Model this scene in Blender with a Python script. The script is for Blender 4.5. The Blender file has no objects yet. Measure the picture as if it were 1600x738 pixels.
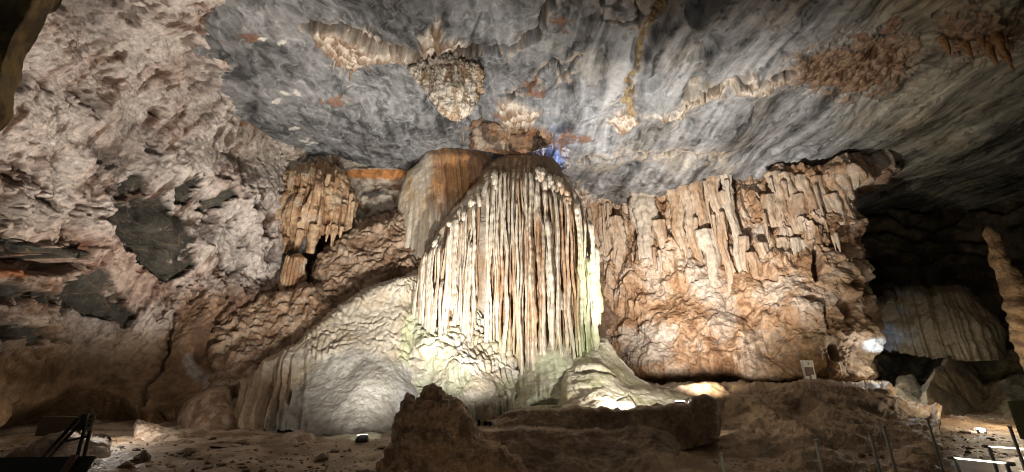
import bpy, math, random
import numpy as np
random.seed(7)
RNG = np.random.default_rng(7)
scene = bpy.context.scene
COL = scene.collection

# ------------------------------------------------------------------ camera
F = 600.0                      # focal length in photo pixels (photo is 1600 wide)
PITCH = math.radians(18.0)
CAM = np.array([0.0, 0.0, 1.65])
cam_data = bpy.data.cameras.new("camera")
cam_data.sensor_width = 36.0
cam_data.lens = 36.0 * F / 1600.0
cam_data.clip_start = 0.05
cam_data.clip_end = 500.0
cam = bpy.data.objects.new("camera", cam_data)
COL.objects.link(cam)
cam.location = CAM
cam.rotation_euler = (math.radians(90) + PITCH, 0, 0)
scene.camera = cam

# ------------------------------------------------------------------ world, view
world = bpy.data.worlds.new("World")
scene.world = world
world.use_nodes = True
bg = world.node_tree.nodes["Background"]
bg.inputs[0].default_value = (1.0, 0.93, 0.84, 1)
bg.inputs[1].default_value = 0.030
scene.view_settings.view_transform = 'Standard'
scene.view_settings.look = 'None'
scene.view_settings.exposure = 0.12
scene.view_settings.gamma = 1.0
scene.cycles.use_denoising = True
scene.cycles.pixel_filter_type = 'BLACKMAN_HARRIS'
scene.cycles.filter_width = 1.0
scene.cycles.max_bounces = 5
scene.cycles.diffuse_bounces = 3
scene.cycles.glossy_bounces = 2
scene.cycles.sample_clamp_indirect = 6.0

# ------------------------------------------------------------------ rays
CP, SP = math.cos(PITCH), math.sin(PITCH)


def P(u, v, Y):
    """world point seen at photo pixel (u, v) at world distance Y"""
    u = np.asarray(u, float); v = np.asarray(v, float); Y = np.asarray(Y, float)
    xc = (u - 800.0) / F
    yc = -(v - 369.0) / F
    dy = CP - SP * yc
    dz = SP + CP * yc
    k = Y / dy
    x, y, z = np.broadcast_arrays(xc * k, Y, CAM[2] + dz * k)
    return np.stack([x, y, z], -1)


def Zat(v, Y):
    return float(P(800, v, Y)[2])


def proj(p):
    d = p - CAM
    f = d[..., 1] * CP + d[..., 2] * SP
    up = -d[..., 1] * SP + d[..., 2] * CP
    f = np.maximum(f, 0.05)
    return 800 + F * d[..., 0] / f, 369 - F * up / f


def spot(name, loc, target, watts, color, angle, blend=0.5, radius=0.08):
    L = bpy.data.lights.new(name, 'SPOT')
    L.energy = watts; L.color = color
    L.spot_size = math.radians(angle); L.spot_blend = blend
    L.shadow_soft_size = radius
    o = bpy.data.objects.new(name, L); COL.objects.link(o)
    from mathutils import Vector
    loc = Vector(loc); d = Vector(target) - loc
    o.location = loc
    o.rotation_euler = d.to_track_quat('-Z', 'Y').to_euler()
    return o


def bulb(name, loc, watts, color, radius=0.06):
    L = bpy.data.lights.new(name, 'POINT')
    L.energy = watts; L.color = color; L.shadow_soft_size = radius
    o = bpy.data.objects.new(name, L); COL.objects.link(o)
    o.location = loc
    return o


WARM = (1.0, 0.90, 0.78)
WHITE = (1.0, 0.94, 0.85)
COOL = (0.90, 0.96, 1.0)
# floods on the cave floor behind rock, plus unseen fill spots added among them
spot("flood_or_fill", P(1052, 624, 11.2), P(1050, 288, 18), 8400, WHITE, 98, 1.0, 0.10)
spot("flood_or_fill", P(1100, 610, 11.2), P(1085, 440, 20), 5600, (1.0, 0.86, 0.72), 74, 1.0, 0.10)  # unseen spot added to brighten and warm the right wall
bulb("ramp_lamp", P(1056, 622, 10.6), 50, WHITE, 0.06)
spot("flood_or_fill", P(985, 635, 10.5), P(925, 560, 14), 600, WHITE, 125, 1.0, 0.08)  # unseen spot added to brighten the ramp
spot("flood_or_fill", (-0.8, 2.4, 0.4), P(672, 125, 11.0), 3800, WHITE, 62, 1.0, 0.08)  # unseen spot added near the viewer to light the ceiling cluster
spot("flood_or_fill", P(716, 690, 8.4), P(770, 335, 15), 5400, WHITE, 92, 1.0, 0.10)
spot("flood_or_fill", P(572, 700, 8.5), P(600, 420, 15), 2300, WHITE, 84, 1.0, 0.08)
spot("flood_or_fill", P(420, 692, 9.3), P(330, 185, 12.5), 5200, WARM, 92, 1.0, 0.12)
bulb("floor_lamp", P(190, 640, 9.2), 48, WARM, 0.10)
spot("front_fill", (1.2, 0.6, 2.6), (0.4, 9.0, 0.0), 130, (1.0, 0.82, 0.6), 95, 1.0, 0.3)  # unseen warm fill added to lift the near floor and boulder
# small lamps deeper in the cave, with an added fill
bulb("blue_lamp", P(854, 243, 16.4), 48, (0.32, 0.50, 1.0), 0.15)
bulb("niche_lamp", P(1390, 566, 15.4), 110, COOL, 0.05)
spot("far_lamp", P(1530, 668, 11.0), P(1450, 480, 18), 300, COOL, 130, 1.0, 0.05)
bulb("column_fill", P(1558, 600, 11.8), 180, (1.0, 0.8, 0.55), 0.06)  # unseen fill added to brighten the column at the far right

# ------------------------------------------------------------------ noise
G = np.array([[1, 1, 0], [-1, 1, 0], [1, -1, 0], [-1, -1, 0], [1, 0, 1], [-1, 0, 1], [1, 0, -1], [-1, 0, -1],
              [0, 1, 1], [0, -1, 1], [0, 1, -1], [0, -1, -1], [1, 1, 0], [-1, 1, 0], [0, -1, 1], [0, -1, -1]], np.float32)


def _hash(x, y, z):
    h = (x * np.uint32(374761393)) ^ (y * np.uint32(668265263)) ^ (z * np.uint32(2147483647 - 58))
    h = (h ^ (h >> np.uint32(13))) * np.uint32(1274126177)
    h = (h ^ (h >> np.uint32(15))) * np.uint32(2246822519)
    return h ^ (h >> np.uint32(16))


def _perlin(p):
    fl = np.floor(p)
    f = (p - fl).astype(np.float32)
    i = fl.astype(np.int64).astype(np.uint32)
    w = f * f * f * (f * (f * 6 - 15) + 10)
    out = 0
    for dx in (0, 1):
        wx = w[:, 0] if dx else 1 - w[:, 0]
        for dy in (0, 1):
            wy = w[:, 1] if dy else 1 - w[:, 1]
            for dz in (0, 1):
                wz = w[:, 2] if dz else 1 - w[:, 2]
                g = G[_hash(i[:, 0] + np.uint32(dx), i[:, 1] + np.uint32(dy), i[:, 2] + np.uint32(dz)) & np.uint32(15)]
                out = out + wx * wy * wz * (g[:, 0] * (f[:, 0] - dx) + g[:, 1] * (f[:, 1] - dy) + g[:, 2] * (f[:, 2] - dz))
    return out


def chunked(fn, p, *a):
    sh = p.shape[:-1]
    q = p.reshape(-1, 3)
    n = len(q)
    if n <= 60000:
        return fn(q, *a).reshape(sh)
    return np.concatenate([fn(q[k:k + 60000], *a) for k in range(0, n, 60000)]).reshape(sh)


def noise(p, s=1.0, off=0.0):
    return chunked(_perlin, np.asarray(p) * np.asarray(s) + off)


def fbm(p, s=1.0, oct=4, gain=0.5, off=0.0, lac=2.03):
    a, t, q = 1.0, 0.0, np.asarray(p) * np.asarray(s) + off
    for _ in range(oct):
        t = t + a * chunked(_perlin, q)
        q = q * lac + 17.3
        a *= gain
    return t


def ridged(p, s=1.0, oct=4, gain=0.5, off=0.0):
    a, t, q = 1.0, 0.0, np.asarray(p) * np.asarray(s) + off
    for _ in range(oct):
        t = t + a * (1 - 2.2 * np.abs(chunked(_perlin, q)))
        q = q * 2.07 + 11.1
        a *= gain
    return t


def _worley(p):
    fl = np.floor(p); f = p - fl
    i = fl.astype(np.int64).astype(np.uint32)
    d1 = np.full(len(p), 9.0); d2 = np.full(len(p), 9.0); idv = np.zeros(len(p))
    for dx in (-1, 0, 1):
        for dy in (-1, 0, 1):
            for dz in (-1, 0, 1):
                h = _hash(i[:, 0] + np.uint32(dx & 0xffffffff), i[:, 1] + np.uint32(dy & 0xffffffff), i[:, 2] + np.uint32(dz & 0xffffffff))
                r0 = (h & np.uint32(1023)) / 1023.0
                r1 = ((h >> np.uint32(10)) & np.uint32(1023)) / 1023.0
                r2 = ((h >> np.uint32(20)) & np.uint32(1023)) / 1023.0
                d = (dx + r0 - f[:, 0]) ** 2 + (dy + r1 - f[:, 1]) ** 2 + (dz + r2 - f[:, 2]) ** 2
                m = d < d1
                d2 = np.where(m, d1, np.minimum(d2, d))
                idv = np.where(m, r0 * 0.5 + r1 * 0.5, idv)
                d1 = np.where(m, d, d1)
    return np.stack([np.sqrt(d1), np.sqrt(d2), idv], -1)


def worley(p, s=1.0, off=0.0):
    q = (np.asarray(p) * np.asarray(s) + off)
    sh = q.shape[:-1]
    q = q.reshape(-1, 3)
    r = np.concatenate([_worley(q[k:k + 60000]) for k in range(0, len(q), 60000)])
    r = r.reshape(sh + (3,))
    return r[..., 0], r[..., 1], r[..., 2]


def ss(a, b, x):
    t = np.clip((x - a) / (b - a), 0, 1)
    return t * t * (3 - 2 * t)


def poly_sd(u, v, poly):
    """signed distance in pixels to a polygon, negative inside"""
    pts = np.asarray(poly, float)
    n = len(pts)
    best = np.full(u.shape, 1e9)
    inside = np.zeros(u.shape, bool)
    for k in range(n):
        ax, ay = pts[k]; bx, by = pts[(k + 1) % n]
        ex, ey = bx - ax, by - ay
        t = np.clip(((u - ax) * ex + (v - ay) * ey) / (ex * ex + ey * ey + 1e-9), 0, 1)
        best = np.minimum(best, (u - ax - t * ex) ** 2 + (v - ay - t * ey) ** 2)
        c = ((ay > v) != (by > v)) & (u < (bx - ax) * (v - ay) / ((by - ay) if by != ay else 1e-9) + ax)
        inside ^= c
    d = np.sqrt(best)
    return np.where(inside, -d, d)


def line_d(u, v, pts):
    best = np.full(u.shape, 1e9)
    for (ax, ay), (bx, by) in zip(pts[:-1], pts[1:]):
        ex, ey = bx - ax, by - ay
        t = np.clip(((u - ax) * ex + (v - ay) * ey) / (ex * ex + ey * ey + 1e-9), 0, 1)
        best = np.minimum(best, (u - ax - t * ex) ** 2 + (v - ay - t * ey) ** 2)
    return np.sqrt(best)


def ell(u, v, cu, cv, ru, rv):
    return np.exp(-(((u - cu) / ru) ** 2 + ((v - cv) / rv) ** 2))


def rbf(pts):
    pts = np.asarray(pts, float)
    q = pts[:, :2] / 100.0
    n = len(q)

    def ker(r2):
        return 0.5 * r2 * np.log(r2 + 1e-9)
    A = np.zeros((n + 3, n + 3))
    A[:n, :n] = ker(((q[:, None] - q[None]) ** 2).sum(-1)) + np.eye(n) * 0.02
    A[:n, n] = 1; A[:n, n + 1:] = q
    A[n, :n] = 1; A[n + 1:, :n] = q.T
    w = np.linalg.solve(A, np.concatenate([pts[:, 2], np.zeros(3)]))

    def f(u, v):
        u = np.asarray(u, float) / 100; v = np.asarray(v, float) / 100
        out = w[n] + w[n + 1] * u + w[n + 2] * v
        for k in range(n):
            out = out + w[k] * ker((u - q[k, 0]) ** 2 + (v - q[k, 1]) ** 2)
        return out
    return f


def lerp(a, b, t):
    t = np.asarray(t)[..., None]
    return np.asarray(a) * (1 - t) + np.asarray(b) * t


# ------------------------------------------------------------------ objects
ORIGIN = {}


def make_mesh(name, verts, quads, col=None, smooth=True, extra=None):
    me = bpy.data.meshes.new(name)
    verts = np.ascontiguousarray(verts, np.float32).reshape(-1, 3)
    faces = [np.asarray(quads, np.int32)]
    if extra:
        faces += [np.asarray([e], np.int32) for e in extra]
    nl = sum(f.size for f in faces); nf = sum(len(f) for f in faces)
    me.vertices.add(len(verts)); me.vertices.foreach_set("co", verts.ravel())
    me.loops.add(nl); me.loops.foreach_set("vertex_index", np.concatenate([f.ravel() for f in faces]))
    me.polygons.add(nf)
    tot = np.concatenate([np.full(len(f), f.shape[1], np.int32) for f in faces])
    start = np.concatenate([[0], np.cumsum(tot)[:-1]]).astype(np.int32)
    me.polygons.foreach_set("loop_start", start)
    me.polygons.foreach_set("loop_total", tot)
    me.polygons.foreach_set("use_smooth", np.full(nf, smooth))
    if col is not None:
        c = np.ones((len(verts), 4), np.float32)
        c[:, :3] = np.clip(np.asarray(col).reshape(-1, 3), 0.004, 0.9)
        a = me.color_attributes.new("Col", 'FLOAT_COLOR', 'POINT')
        a.data.foreach_set("color", c.ravel())
    me.update(calc_edges=True)
    me.validate()
    return me


def put(name, me_fn, world_verts, parent=None, origin=None, mat=None):
    if parent is not None:
        org = ORIGIN[parent.name]
    elif origin is not None:
        org = np.asarray(origin, float)
    else:
        wv = np.asarray(world_verts).reshape(-1, 3)
        org = np.array([wv[:, 0].mean(), wv[:, 1].mean(), wv[:, 2].min()])
    me = me_fn(np.asarray(world_verts).reshape(-1, 3) - org)
    me.name = name
    o = bpy.data.objects.new(name, me)
    COL.objects.link(o)
    if mat:
        me.materials.append(mat)
    if parent is not None:
        o.parent = parent
    else:
        o.location = org
    ORIGIN[o.name] = org
    return o


def tag(o, label=None, cat=None, group=None, kind=None):
    if label: o["label"] = label
    if cat: o["category"] = cat
    if group: o["group"] = group
    if kind: o["kind"] = kind
    return o


def empty(name, loc, label=None, cat=None, group=None):
    o = bpy.data.objects.new(name, None)
    COL.objects.link(o)
    o.location = loc
    o.empty_display_size = 0.3
    ORIGIN[o.name] = np.asarray(loc, float)
    return tag(o, label, cat, group)


def grid_quads(nr, nc, wrap=False):
    r = np.arange(nr - 1)[:, None]
    c = np.arange(nc if wrap else nc - 1)[None]
    c1 = (c + 1) % nc
    a = r * nc + c; b = r * nc + c1; d = (r + 1) * nc + c1; e = (r + 1) * nc + c
    return np.stack([a, b, d, e], -1).reshape(-1, 4)


def normals(Pg, flip_to_cam=True):
    du = np.gradient(Pg, axis=1); dv = np.gradient(Pg, axis=0)
    n = np.cross(du, dv)
    n /= np.linalg.norm(n, axis=-1, keepdims=True) + 1e-9
    if flip_to_cam:
        s = np.sign(((CAM - Pg) * n).sum(-1).mean())
        n = n * (s if s != 0 else 1)
    return n


def orient(Pg):
    """True if the grid winding (a,b,d,e) faces away from the camera"""
    du = np.gradient(Pg, axis=1); dv = np.gradient(Pg, axis=0)
    n = np.cross(du, dv)
    return ((CAM - Pg) * n).sum(-1).mean() < 0


def sheet(name, U, V, Y, disp, colour, mat, parent=None, back=None, origin=None, smooth=True, shift=None):
    """rock face from a grid of points; disp(p, u, v) moves it along its own normal, colour(p, u, v, d, slope) gives albedo.
    back = depth of a closing skirt behind the rim, which makes it a closed rock"""
    B = P(U, V, Y)
    N = normals(B)
    d = disp(B, U, V) if disp else np.zeros(U.shape)
    Q = B + N * d[..., None]
    if shift is not None:
        Q = Q + shift(B, U, V)
    u2, v2 = proj(Q)
    C = colour(Q, u2, v2, d)
    nr, nc = U.shape
    quads = grid_quads(nr, nc)
    if orient(Q):
        quads = quads[:, ::-1]
    verts = Q.reshape(-1, 3); cols = C.reshape(-1, 3)
    extra = None
    if back:
        idx = np.arange(nr * nc).reshape(nr, nc)
        ring = np.concatenate([idx[0, :-1], idx[:-1, -1], idx[-1, :0:-1], idx[:0:-1, 0]])
        ray = verts - CAM; ray = ray / np.linalg.norm(ray, axis=1, keepdims=True)
        cen = verts.mean(0) + ray.mean(0) * back
        n0 = len(verts)
        rv = []
        for q, (k, sh) in enumerate(((0.55, 0.04), (1.0, 0.25))):
            r = verts[ring] + ray[ring] * (back * k)
            r = r + (cen - r) * sh
            rv.append(r)
        verts = np.concatenate([verts] + rv); cols = np.concatenate([cols, cols[ring], cols[ring]])
        m = len(ring)
        nx = np.roll(np.arange(m), -1)
        r1 = n0 + np.arange(m); r2 = n0 + m + np.arange(m)
        quads = np.concatenate([quads, np.stack([ring[nx], ring, r1, r1[nx]], -1), np.stack([r1[nx], r1, r2, r2[nx]], -1)])
        extra = [list(r2)]
    return put(name, lambda q: make_mesh(name, q, quads, cols, smooth, extra), verts, parent, origin, mat)


def uv_grid(u0, u1, top, bot, nc, nr, tp=1.0):
    """columns between two outlines given as (u, v) polylines"""
    u = np.linspace(u0, u1, nc)
    t = np.linspace(0, 1, nr) ** tp
    tv = np.interp(u, [p[0] for p in top], [p[1] for p in top])
    bv = np.interp(u, [p[0] for p in bot], [p[1] for p in bot])
    U = np.broadcast_to(u, (nr, nc)).copy()
    V = tv[None] * (1 - t[:, None]) + bv[None] * t[:, None]
    return U, V


def vu_grid(v0, v1, left, right, nc, nr):
    v = np.linspace(v0, v1, nr)
    s = np.linspace(0, 1, nc)
    l = np.interp(v, [p[1] for p in left], [p[0] for p in left])
    r = np.interp(v, [p[1] for p in right], [p[0] for p in right])
    U = l[:, None] * (1 - s[None]) + r[:, None] * s[None]
    V = np.broadcast_to(v[:, None], (nr, nc)).copy()
    return U, V


def roundoff(dist, w, R):
    e = np.clip(dist / w, 0, 1)
    return R * (1 - np.sqrt(np.maximum(0, 1 - (1 - e) ** 2)))


# ------------------------------------------------------------------ materials
def rock_mat(name, nscale=9.0, lo=0.72, hi=1.25, rough=(0.45, 0.8), bump=0.5, bscale=26.0, bdist=0.03, spec=0.35, stretch=(1, 1, 1)):
    m = bpy.data.materials.new(name)
    m.use_nodes = True
    nt = m.node_tree; N = nt.nodes; L = nt.links
    b = N["Principled BSDF"]
    at = N.new("ShaderNodeAttribute"); at.attribute_name = "Col"
    tc = N.new("ShaderNodeTexCoord")
    mp = N.new("ShaderNodeMapping"); mp.inputs["Scale"].default_value = stretch
    L.new(tc.outputs["Object"], mp.inputs["Vector"])
    n1 = N.new("ShaderNodeTexNoise"); n1.inputs["Scale"].default_value = nscale; n1.inputs["Detail"].default_value = 7
    n1.inputs["Roughness"].default_value = 0.65
    L.new(mp.outputs[0], n1.inputs["Vector"])
    mr = N.new("ShaderNodeMapRange")
    mr.inputs["From Min"].default_value = 0.28; mr.inputs["From Max"].default_value = 0.72
    mr.inputs["To Min"].default_value = lo; mr.inputs["To Max"].default_value = hi
    L.new(n1.outputs["Fac"], mr.inputs["Value"])
    mx = N.new("ShaderNodeVectorMath"); mx.operation = 'SCALE'
    L.new(at.outputs["Color"], mx.inputs[0]); L.new(mr.outputs[0], mx.inputs["Scale"])
    L.new(mx.outputs[0], b.inputs["Base Color"])
    n2 = N.new("ShaderNodeTexNoise"); n2.inputs["Scale"].default_value = bscale; n2.inputs["Detail"].default_value = 8
    n2.inputs["Roughness"].default_value = 0.6
    L.new(mp.outputs[0], n2.inputs["Vector"])
    bp = N.new("ShaderNodeBump"); bp.inputs["Strength"].default_value = bump; bp.inputs["Distance"].default_value = bdist
    L.new(n2.outputs["Fac"], bp.inputs["Height"])
    L.new(bp.outputs[0], b.inputs["Normal"])
    r2 = N.new("ShaderNodeMapRange")
    r2.inputs["From Min"].default_value = 0.3; r2.inputs["From Max"].default_value = 0.7
    r2.inputs["To Min"].default_value = rough[0]; r2.inputs["To Max"].default_value = rough[1]
    L.new(n1.outputs["Fac"], r2.inputs["Value"]); L.new(r2.outputs[0], b.inputs["Roughness"])
    b.inputs["Specular IOR Level"].default_value = spec
    return m


def plain_mat(name, col, rough=0.5, metal=0.0, emit=None, estr=0.0):
    m = bpy.data.materials.new(name); m.use_nodes = True
    nt = m.node_tree
    b = nt.nodes["Principled BSDF"]
    n = nt.nodes.new("ShaderNodeTexNoise"); n.inputs["Scale"].default_value = 14; n.inputs["Detail"].default_value = 5
    mr = nt.nodes.new("ShaderNodeMapRange"); mr.inputs["To Min"].default_value = 0.75; mr.inputs["To Max"].default_value = 1.2
    nt.links.new(n.outputs["Fac"], mr.inputs["Value"])
    mx = nt.nodes.new("ShaderNodeVectorMath"); mx.operation = 'SCALE'
    mx.inputs[0].default_value = col[:3]
    nt.links.new(mr.outputs[0], mx.inputs["Scale"]); nt.links.new(mx.outputs[0], b.inputs["Base Color"])
    b.inputs["Roughness"].default_value = rough; b.inputs["Metallic"].default_value = metal
    if emit:
        b.inputs["Emission Color"].default_value = (*emit, 1); b.inputs["Emission Strength"].default_value = estr
    return m


M_CEIL = rock_mat("grey_marble", 5.0, 0.75, 1.25, (0.38, 0.7), 0.5, 12, 0.05, 0.4)
M_CRUST = rock_mat("pale_crust", 5.0, 0.5, 1.4, (0.6, 0.9), 1.0, 11, 0.08, 0.25)
M_FLOW = rock_mat("cream_flowstone", 6.0, 0.65, 1.25, (0.3, 0.65), 0.8, 14, 0.05, 0.4)
M_FLUTE = rock_mat("fluted_flowstone", 6.0, 0.6, 1.25, (0.3, 0.65), 0.8, 12, 0.05, 0.4, (1.6, 1.6, 0.6))
M_BROWN = rock_mat("brown_rock", 5.0, 0.52, 1.4, (0.5, 0.85), 0.9, 11, 0.08, 0.3)
M_FLOOR = rock_mat("trodden_clay_floor", 7.0, 0.5, 1.45, (0.35, 0.8), 1.0, 22, 0.04, 0.45)
M_NEAR = rock_mat("near_brown_rock", 11.0, 0.45, 1.45, (0.3, 0.75), 1.0, 30, 0.03, 0.5)
M_STEEL = plain_mat("dull_steel", (0.30, 0.30, 0.27), 0.45, 0.6)
M_BLACK = plain_mat("black_paint", (0.02, 0.02, 0.02), 0.5)
M_WHITE = plain_mat("off_white_plastic", (0.72, 0.70, 0.64), 0.5)

# ------------------------------------------------------------------ ceiling
ZC = 12.0
CRUSTS = [
    [(480, 62), (500, 52), (540, 55), (575, 42), (590, 60), (600, 85), (640, 90), (690, 95), (690, 110), (640, 108), (590, 105), (570, 112), (545, 126), (520, 108), (500, 85)],
    [(640, 98), (665, 88), (720, 90), (748, 105), (752, 140), (735, 172), (715, 190), (695, 180), (680, 150), (655, 130)],
    [(655, 60), (665, 40), (680, 25), (690, 45), (700, 65), (730, 75), (725, 92), (660, 92)],
    [(945, 198), (962, 180), (990, 178), (1002, 200), (972, 212)],
    [(990, 183), (1050, 172), (1080, 148), (1140, 138), (1190, 126), (1235, 110), (1245, 122), (1190, 142), (1140, 150), (1090, 162), (1060, 186)],
    [(1225, 90), (1270, 75), (1330, 68), (1400, 55), (1445, 90), (1430, 140), (1390, 155), (1340, 162), (1280, 150), (1240, 130)],
    [(770, 168), (800, 160), (845, 172), (830, 190), (790, 196)],
    [(1465, 40), (1500, 26), (1560, 20), (1600, 40), (1590, 85), (1550, 95), (1500, 98), (1475, 80)],
    [(1060, 180), (1120, 150), (1160, 140), (1170, 110), (1185, 120), (1180, 140), (1120, 160)],
    [(900, 285), (935, 320), (900, 345)],
]
CREVICES = [
    [(470, 58), (510, 48), (545, 50), (600, 84), (660, 92), (740, 88), (800, 84), (838, 60), (855, 20), (870, -20)],
    [(1060, 190), (1075, 160), (1140, 136), (1195, 124), (1240, 105)],
    [(938, 0), (945, 40), (975, 48), (1005, 30)],
    [(800, 158), (830, 140), (870, 100), (880, 130), (905, 90)],
    [(900, 248), (925, 240), (960, 246), (1000, 240), (1030, 238), (1120, 240)],
    [(985, -20), (1000, 20), (1005, 50)],
]
BROWNLINE = [(1038, -40), (1030, 10), (1012, 50), (998, 90), (984, 115), (978, 155), (985, 180)]
PALELINE = [(940, 260), (990, 250), (1020, 238), (1060, 244), (1110, 240), (1150, 232)]


def build_ceiling():
    nc, nr = 1000, 400
    u = np.linspace(-500, 2100, nc)
    # finer where the photo looks
    s = np.linspace(0, 1, nc)
    u = np.interp(s, [0, 0.06, 0.94, 1], [-600, 300, 1640, 2200])
    v = np.interp(np.linspace(0, 1, nr), [0, 0.05, 0.8, 1], [-520, -25, 285, 350])
    U, V = np.meshgrid(u, v)
    yc = -(V - 369) / F
    Y = (ZC - CAM[2]) * (CP - SP * yc) / (SP + CP * yc)
    B = P(U, V, Y)
    x, y = B[..., 0], B[..., 1]
    p2 = np.stack([x, y, np.zeros_like(x)], -1)
    wu = U + 9 * fbm(p2, 1.3, 3); wv = V + 7 * fbm(p2, 1.3, 3, off=40)
    # broad rise and fall, pockets, ledges
    big = 0.75 * noise(p2, (0.16, 0.12, 1)) + 0.38 * noise(p2, (0.42, 0.3, 1), 5)
    d1, d2, idc = worley(p2 + 0.35 * np.stack([noise(p2, 0.9), noise(p2, 0.9, 9), 0 * x], -1), (0.50, 0.34, 1), 3)
    pock = ss(0.25, 0.62, noise(p2, 0.23, 31) + 0.35) * ss(1000, 700, U) * 0 + 1
    facets = (idc - 0.5) * 0.42 * ss(0.0, 0.14, d2 - d1)
    broken = np.clip(ell(U, V, 830, 190, 100, 50) + ell(U, V, 860, 110, 60, 50) + 0.45 * ss(860, 1000, U) * ss(200, 120, V), 0, 1)
    tr = ss(860, 1000, U) * ss(230, 150, V + 0.08 * (U - 1000)) * ss(1450, 1250, U)
    dz = big + facets * (0.10 + 0.9 * broken + 0.45 * tr)
    f1, f2, fid = worley(p2, (1.5, 1.0, 1), 8)
    dz += broken * (fid - 0.5) * 0.22
    # solution pockets (rounded domes up into the rock)
    g1, g2, gid = worley(p2 + 0.3 * np.stack([noise(p2, 1.1, 61), noise(p2, 1.1, 71), 0 * x], -1), (0.85, 0.55, 1), 23)
    dz += (0.22 + 0.50 * tr) * ss(0.5, 0.18, g1) * ss(0.5, 0.62, gid) * (0.25 + 0.75 * ss(800, 950, U))
    crk = ss(0.035, 0.008, d2 - d1 + 0.03 * noise(p2, 3.0, 33)) * ss(0.22, 0.4, noise(p2, 0.5, 43))
    dz += 0.10 * crk
    # flowing ripples along the cave, then fine grain
    st = fbm(p2 + 0.5 * np.stack([noise(p2, 0.5, 3), noise(p2, 0.5, 7), 0 * x], -1), (2.6, 0.22, 1), 4, 0.55)
    rightness = ss(760, 960, U)
    dz += (0.015 + 0.02 * rightness) * st
    dz += 0.022 * fbm(p2, (2.2, 1.2, 1), 5, 0.55, 2)
    dent = ss(0.42, 0.15, f1) * ss(0.62, 0.75, fid)
    dz += 0.07 * dent
    colour_grey = np.array([0.20, 0.205, 0.212])
    # grey tone
    sw = p2 + 0.8 * np.stack([fbm(p2, 0.7, 3, off=21), fbm(p2, 0.7, 3, off=51), 0 * x], -1)
    veins = ridged(sw, (1.1, 0.55, 1), 4, 0.55)
    fine = fbm(sw, (4.2, 1.4, 1), 4, 0.6)
    tone = 0.125 + 0.11 * fbm(p2, 0.35, 3, off=77) + 0.055 * fine + 0.05 * fbm(p2, (3.2, 2.2, 1), 4, 0.6, 83) - 0.07 * ss(0.2, 0.55, fbm(p2, (0.9, 0.6, 1), 4, 0.55, 93)) + (0.09 - 0.02 * rightness) * np.clip(veins - 0.55, -0.6, 1)
    tone += rightness * (0.065 + 0.06 * st)
    stw = fbm(p2 + 0.3 * np.stack([noise(p2, 0.25, 13), 0 * x, 0 * x], -1), (4.5, 0.12, 1), 4, 0.65, 90)
    tone += rightness * 0.20 * np.clip(fbm(p2, (1.1, 0.10, 1), 3, 0.6, 190), -0.5, 1)
    tone += rightness * 0.085 * np.clip(stw, -0.5, 1) + (1 - rightness) * 0.05 * stw
    curl = np.abs(noise(sw, (2.0, 1.1, 1), 60))
    tone += (1 - rightness) * 0.12 * ss(0.06, 0.0, curl)
    tone = np.clip(tone, 0.045, 0.5)
    C = tone[..., None] * np.array([0.985, 1.0, 1.035])
    warm = ss(0.05, 0.5, noise(p2, 0.5, 14)) * rightness
    C = lerp(C, C * np.array([1.12, 1.02, 0.86]), warm * 0.6)
    olive = ss(1250, 1450, U)
    C = lerp(C, C * np.array([0.95, 0.85, 0.62]), olive)
    C = lerp(C, C * 0.3, crk * 0.8)
    pit = ss(0.34, 0.5, fbm(p2, (2.6, 1.6, 1), 3, 0.6, 53))
    C = lerp(C, C * 0.45, pit * 0.7)
    dz += 0.06 * pit
    # crusts: knobbly and hanging lower than the marble
    kn1, kn2, _ = worley(p2, 3.6, 1)
    knob = (0.55 - kn1)
    rough_n = fbm(p2, 3.0, 4, 0.6, 60)
    crust = np.zeros_like(x)
    for k, poly in enumerate(CRUSTS):
        sd = poly_sd(wu, wv, poly)
        m = ss(14, -14, sd + 24 * rough_n) if k in (5, 7) else ss(5, -7, sd)
        crust = np.maximum(crust, m)
    tan = lerp(np.array([0.60, 0.53, 0.45]), np.array([0.26, 0.17, 0.11]), ss(-0.25, 0.35, rough_n))
    brown_patch = ss(1180, 1260, U)
    tan = lerp(tan, tan * np.array([0.36, 0.27, 0.2]), brown_patch)
    C = lerp(C, tan, crust)
    dz -= crust * (0.20 + 0.10 * knob + (0.26 - 0.13 * brown_patch) * rough_n + 0.14 * fbm(p2, 1.2, 3, 0.5, 63))
    # crevices
    for k, ln in enumerate(CREVICES):
        dl = line_d(wu, wv, ln)
        wd = 9.0 if k == 0 else 3.6
        g = ss(wd, wd * 0.25, dl + 3 * rough_n)
        dz += g * (0.8 if k == 0 else 0.3)
        C = lerp(C, np.array([0.07, 0.05, 0.035]), g * 0.85)
        rim = ss(16, 5, dl) * (1 - g) * ss(0.0, 0.35, rough_n)
        C = lerp(C, np.array([0.45, 0.37, 0.29]), rim * 0.7)
    dl = line_d(wu, wv, BROWNLINE)
    g = ss(9, 4, dl + 5 * rough_n)
    C = lerp(C, lerp(np.array([0.30, 0.22, 0.12]), np.array([0.13, 0.09, 0.05]), ss(-0.1, 0.3, rough_n)), g)
    dz += g * (0.1 + 0.25 * rough_n)
    dl = line_d(wu, wv, PALELINE)
    C = lerp(C, np.array([0.42, 0.36, 0.28]), ss(4, 1, dl) * 0.6)
    # iron stains
    rust = np.array([0.17, 0.085, 0.05])
    st_m = np.zeros_like(x)
    for cu, cv, ru, rv in ((528, 166, 20, 5), (388, 64, 20, 10), (905, 212, 22, 10), (775, 195, 18, 14), (830, 135, 14, 12), (880, 212, 16, 12), (840, 215, 40, 22),
                           (765, 215, 22, 20), (838, 145, 18, 10), (1395, 42, 22, 14), (1345, 60, 20, 8), (880, 40, 12, 14)):
        st_m = np.maximum(st_m, ell(wu, wv, cu, cv, ru, rv))
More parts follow.
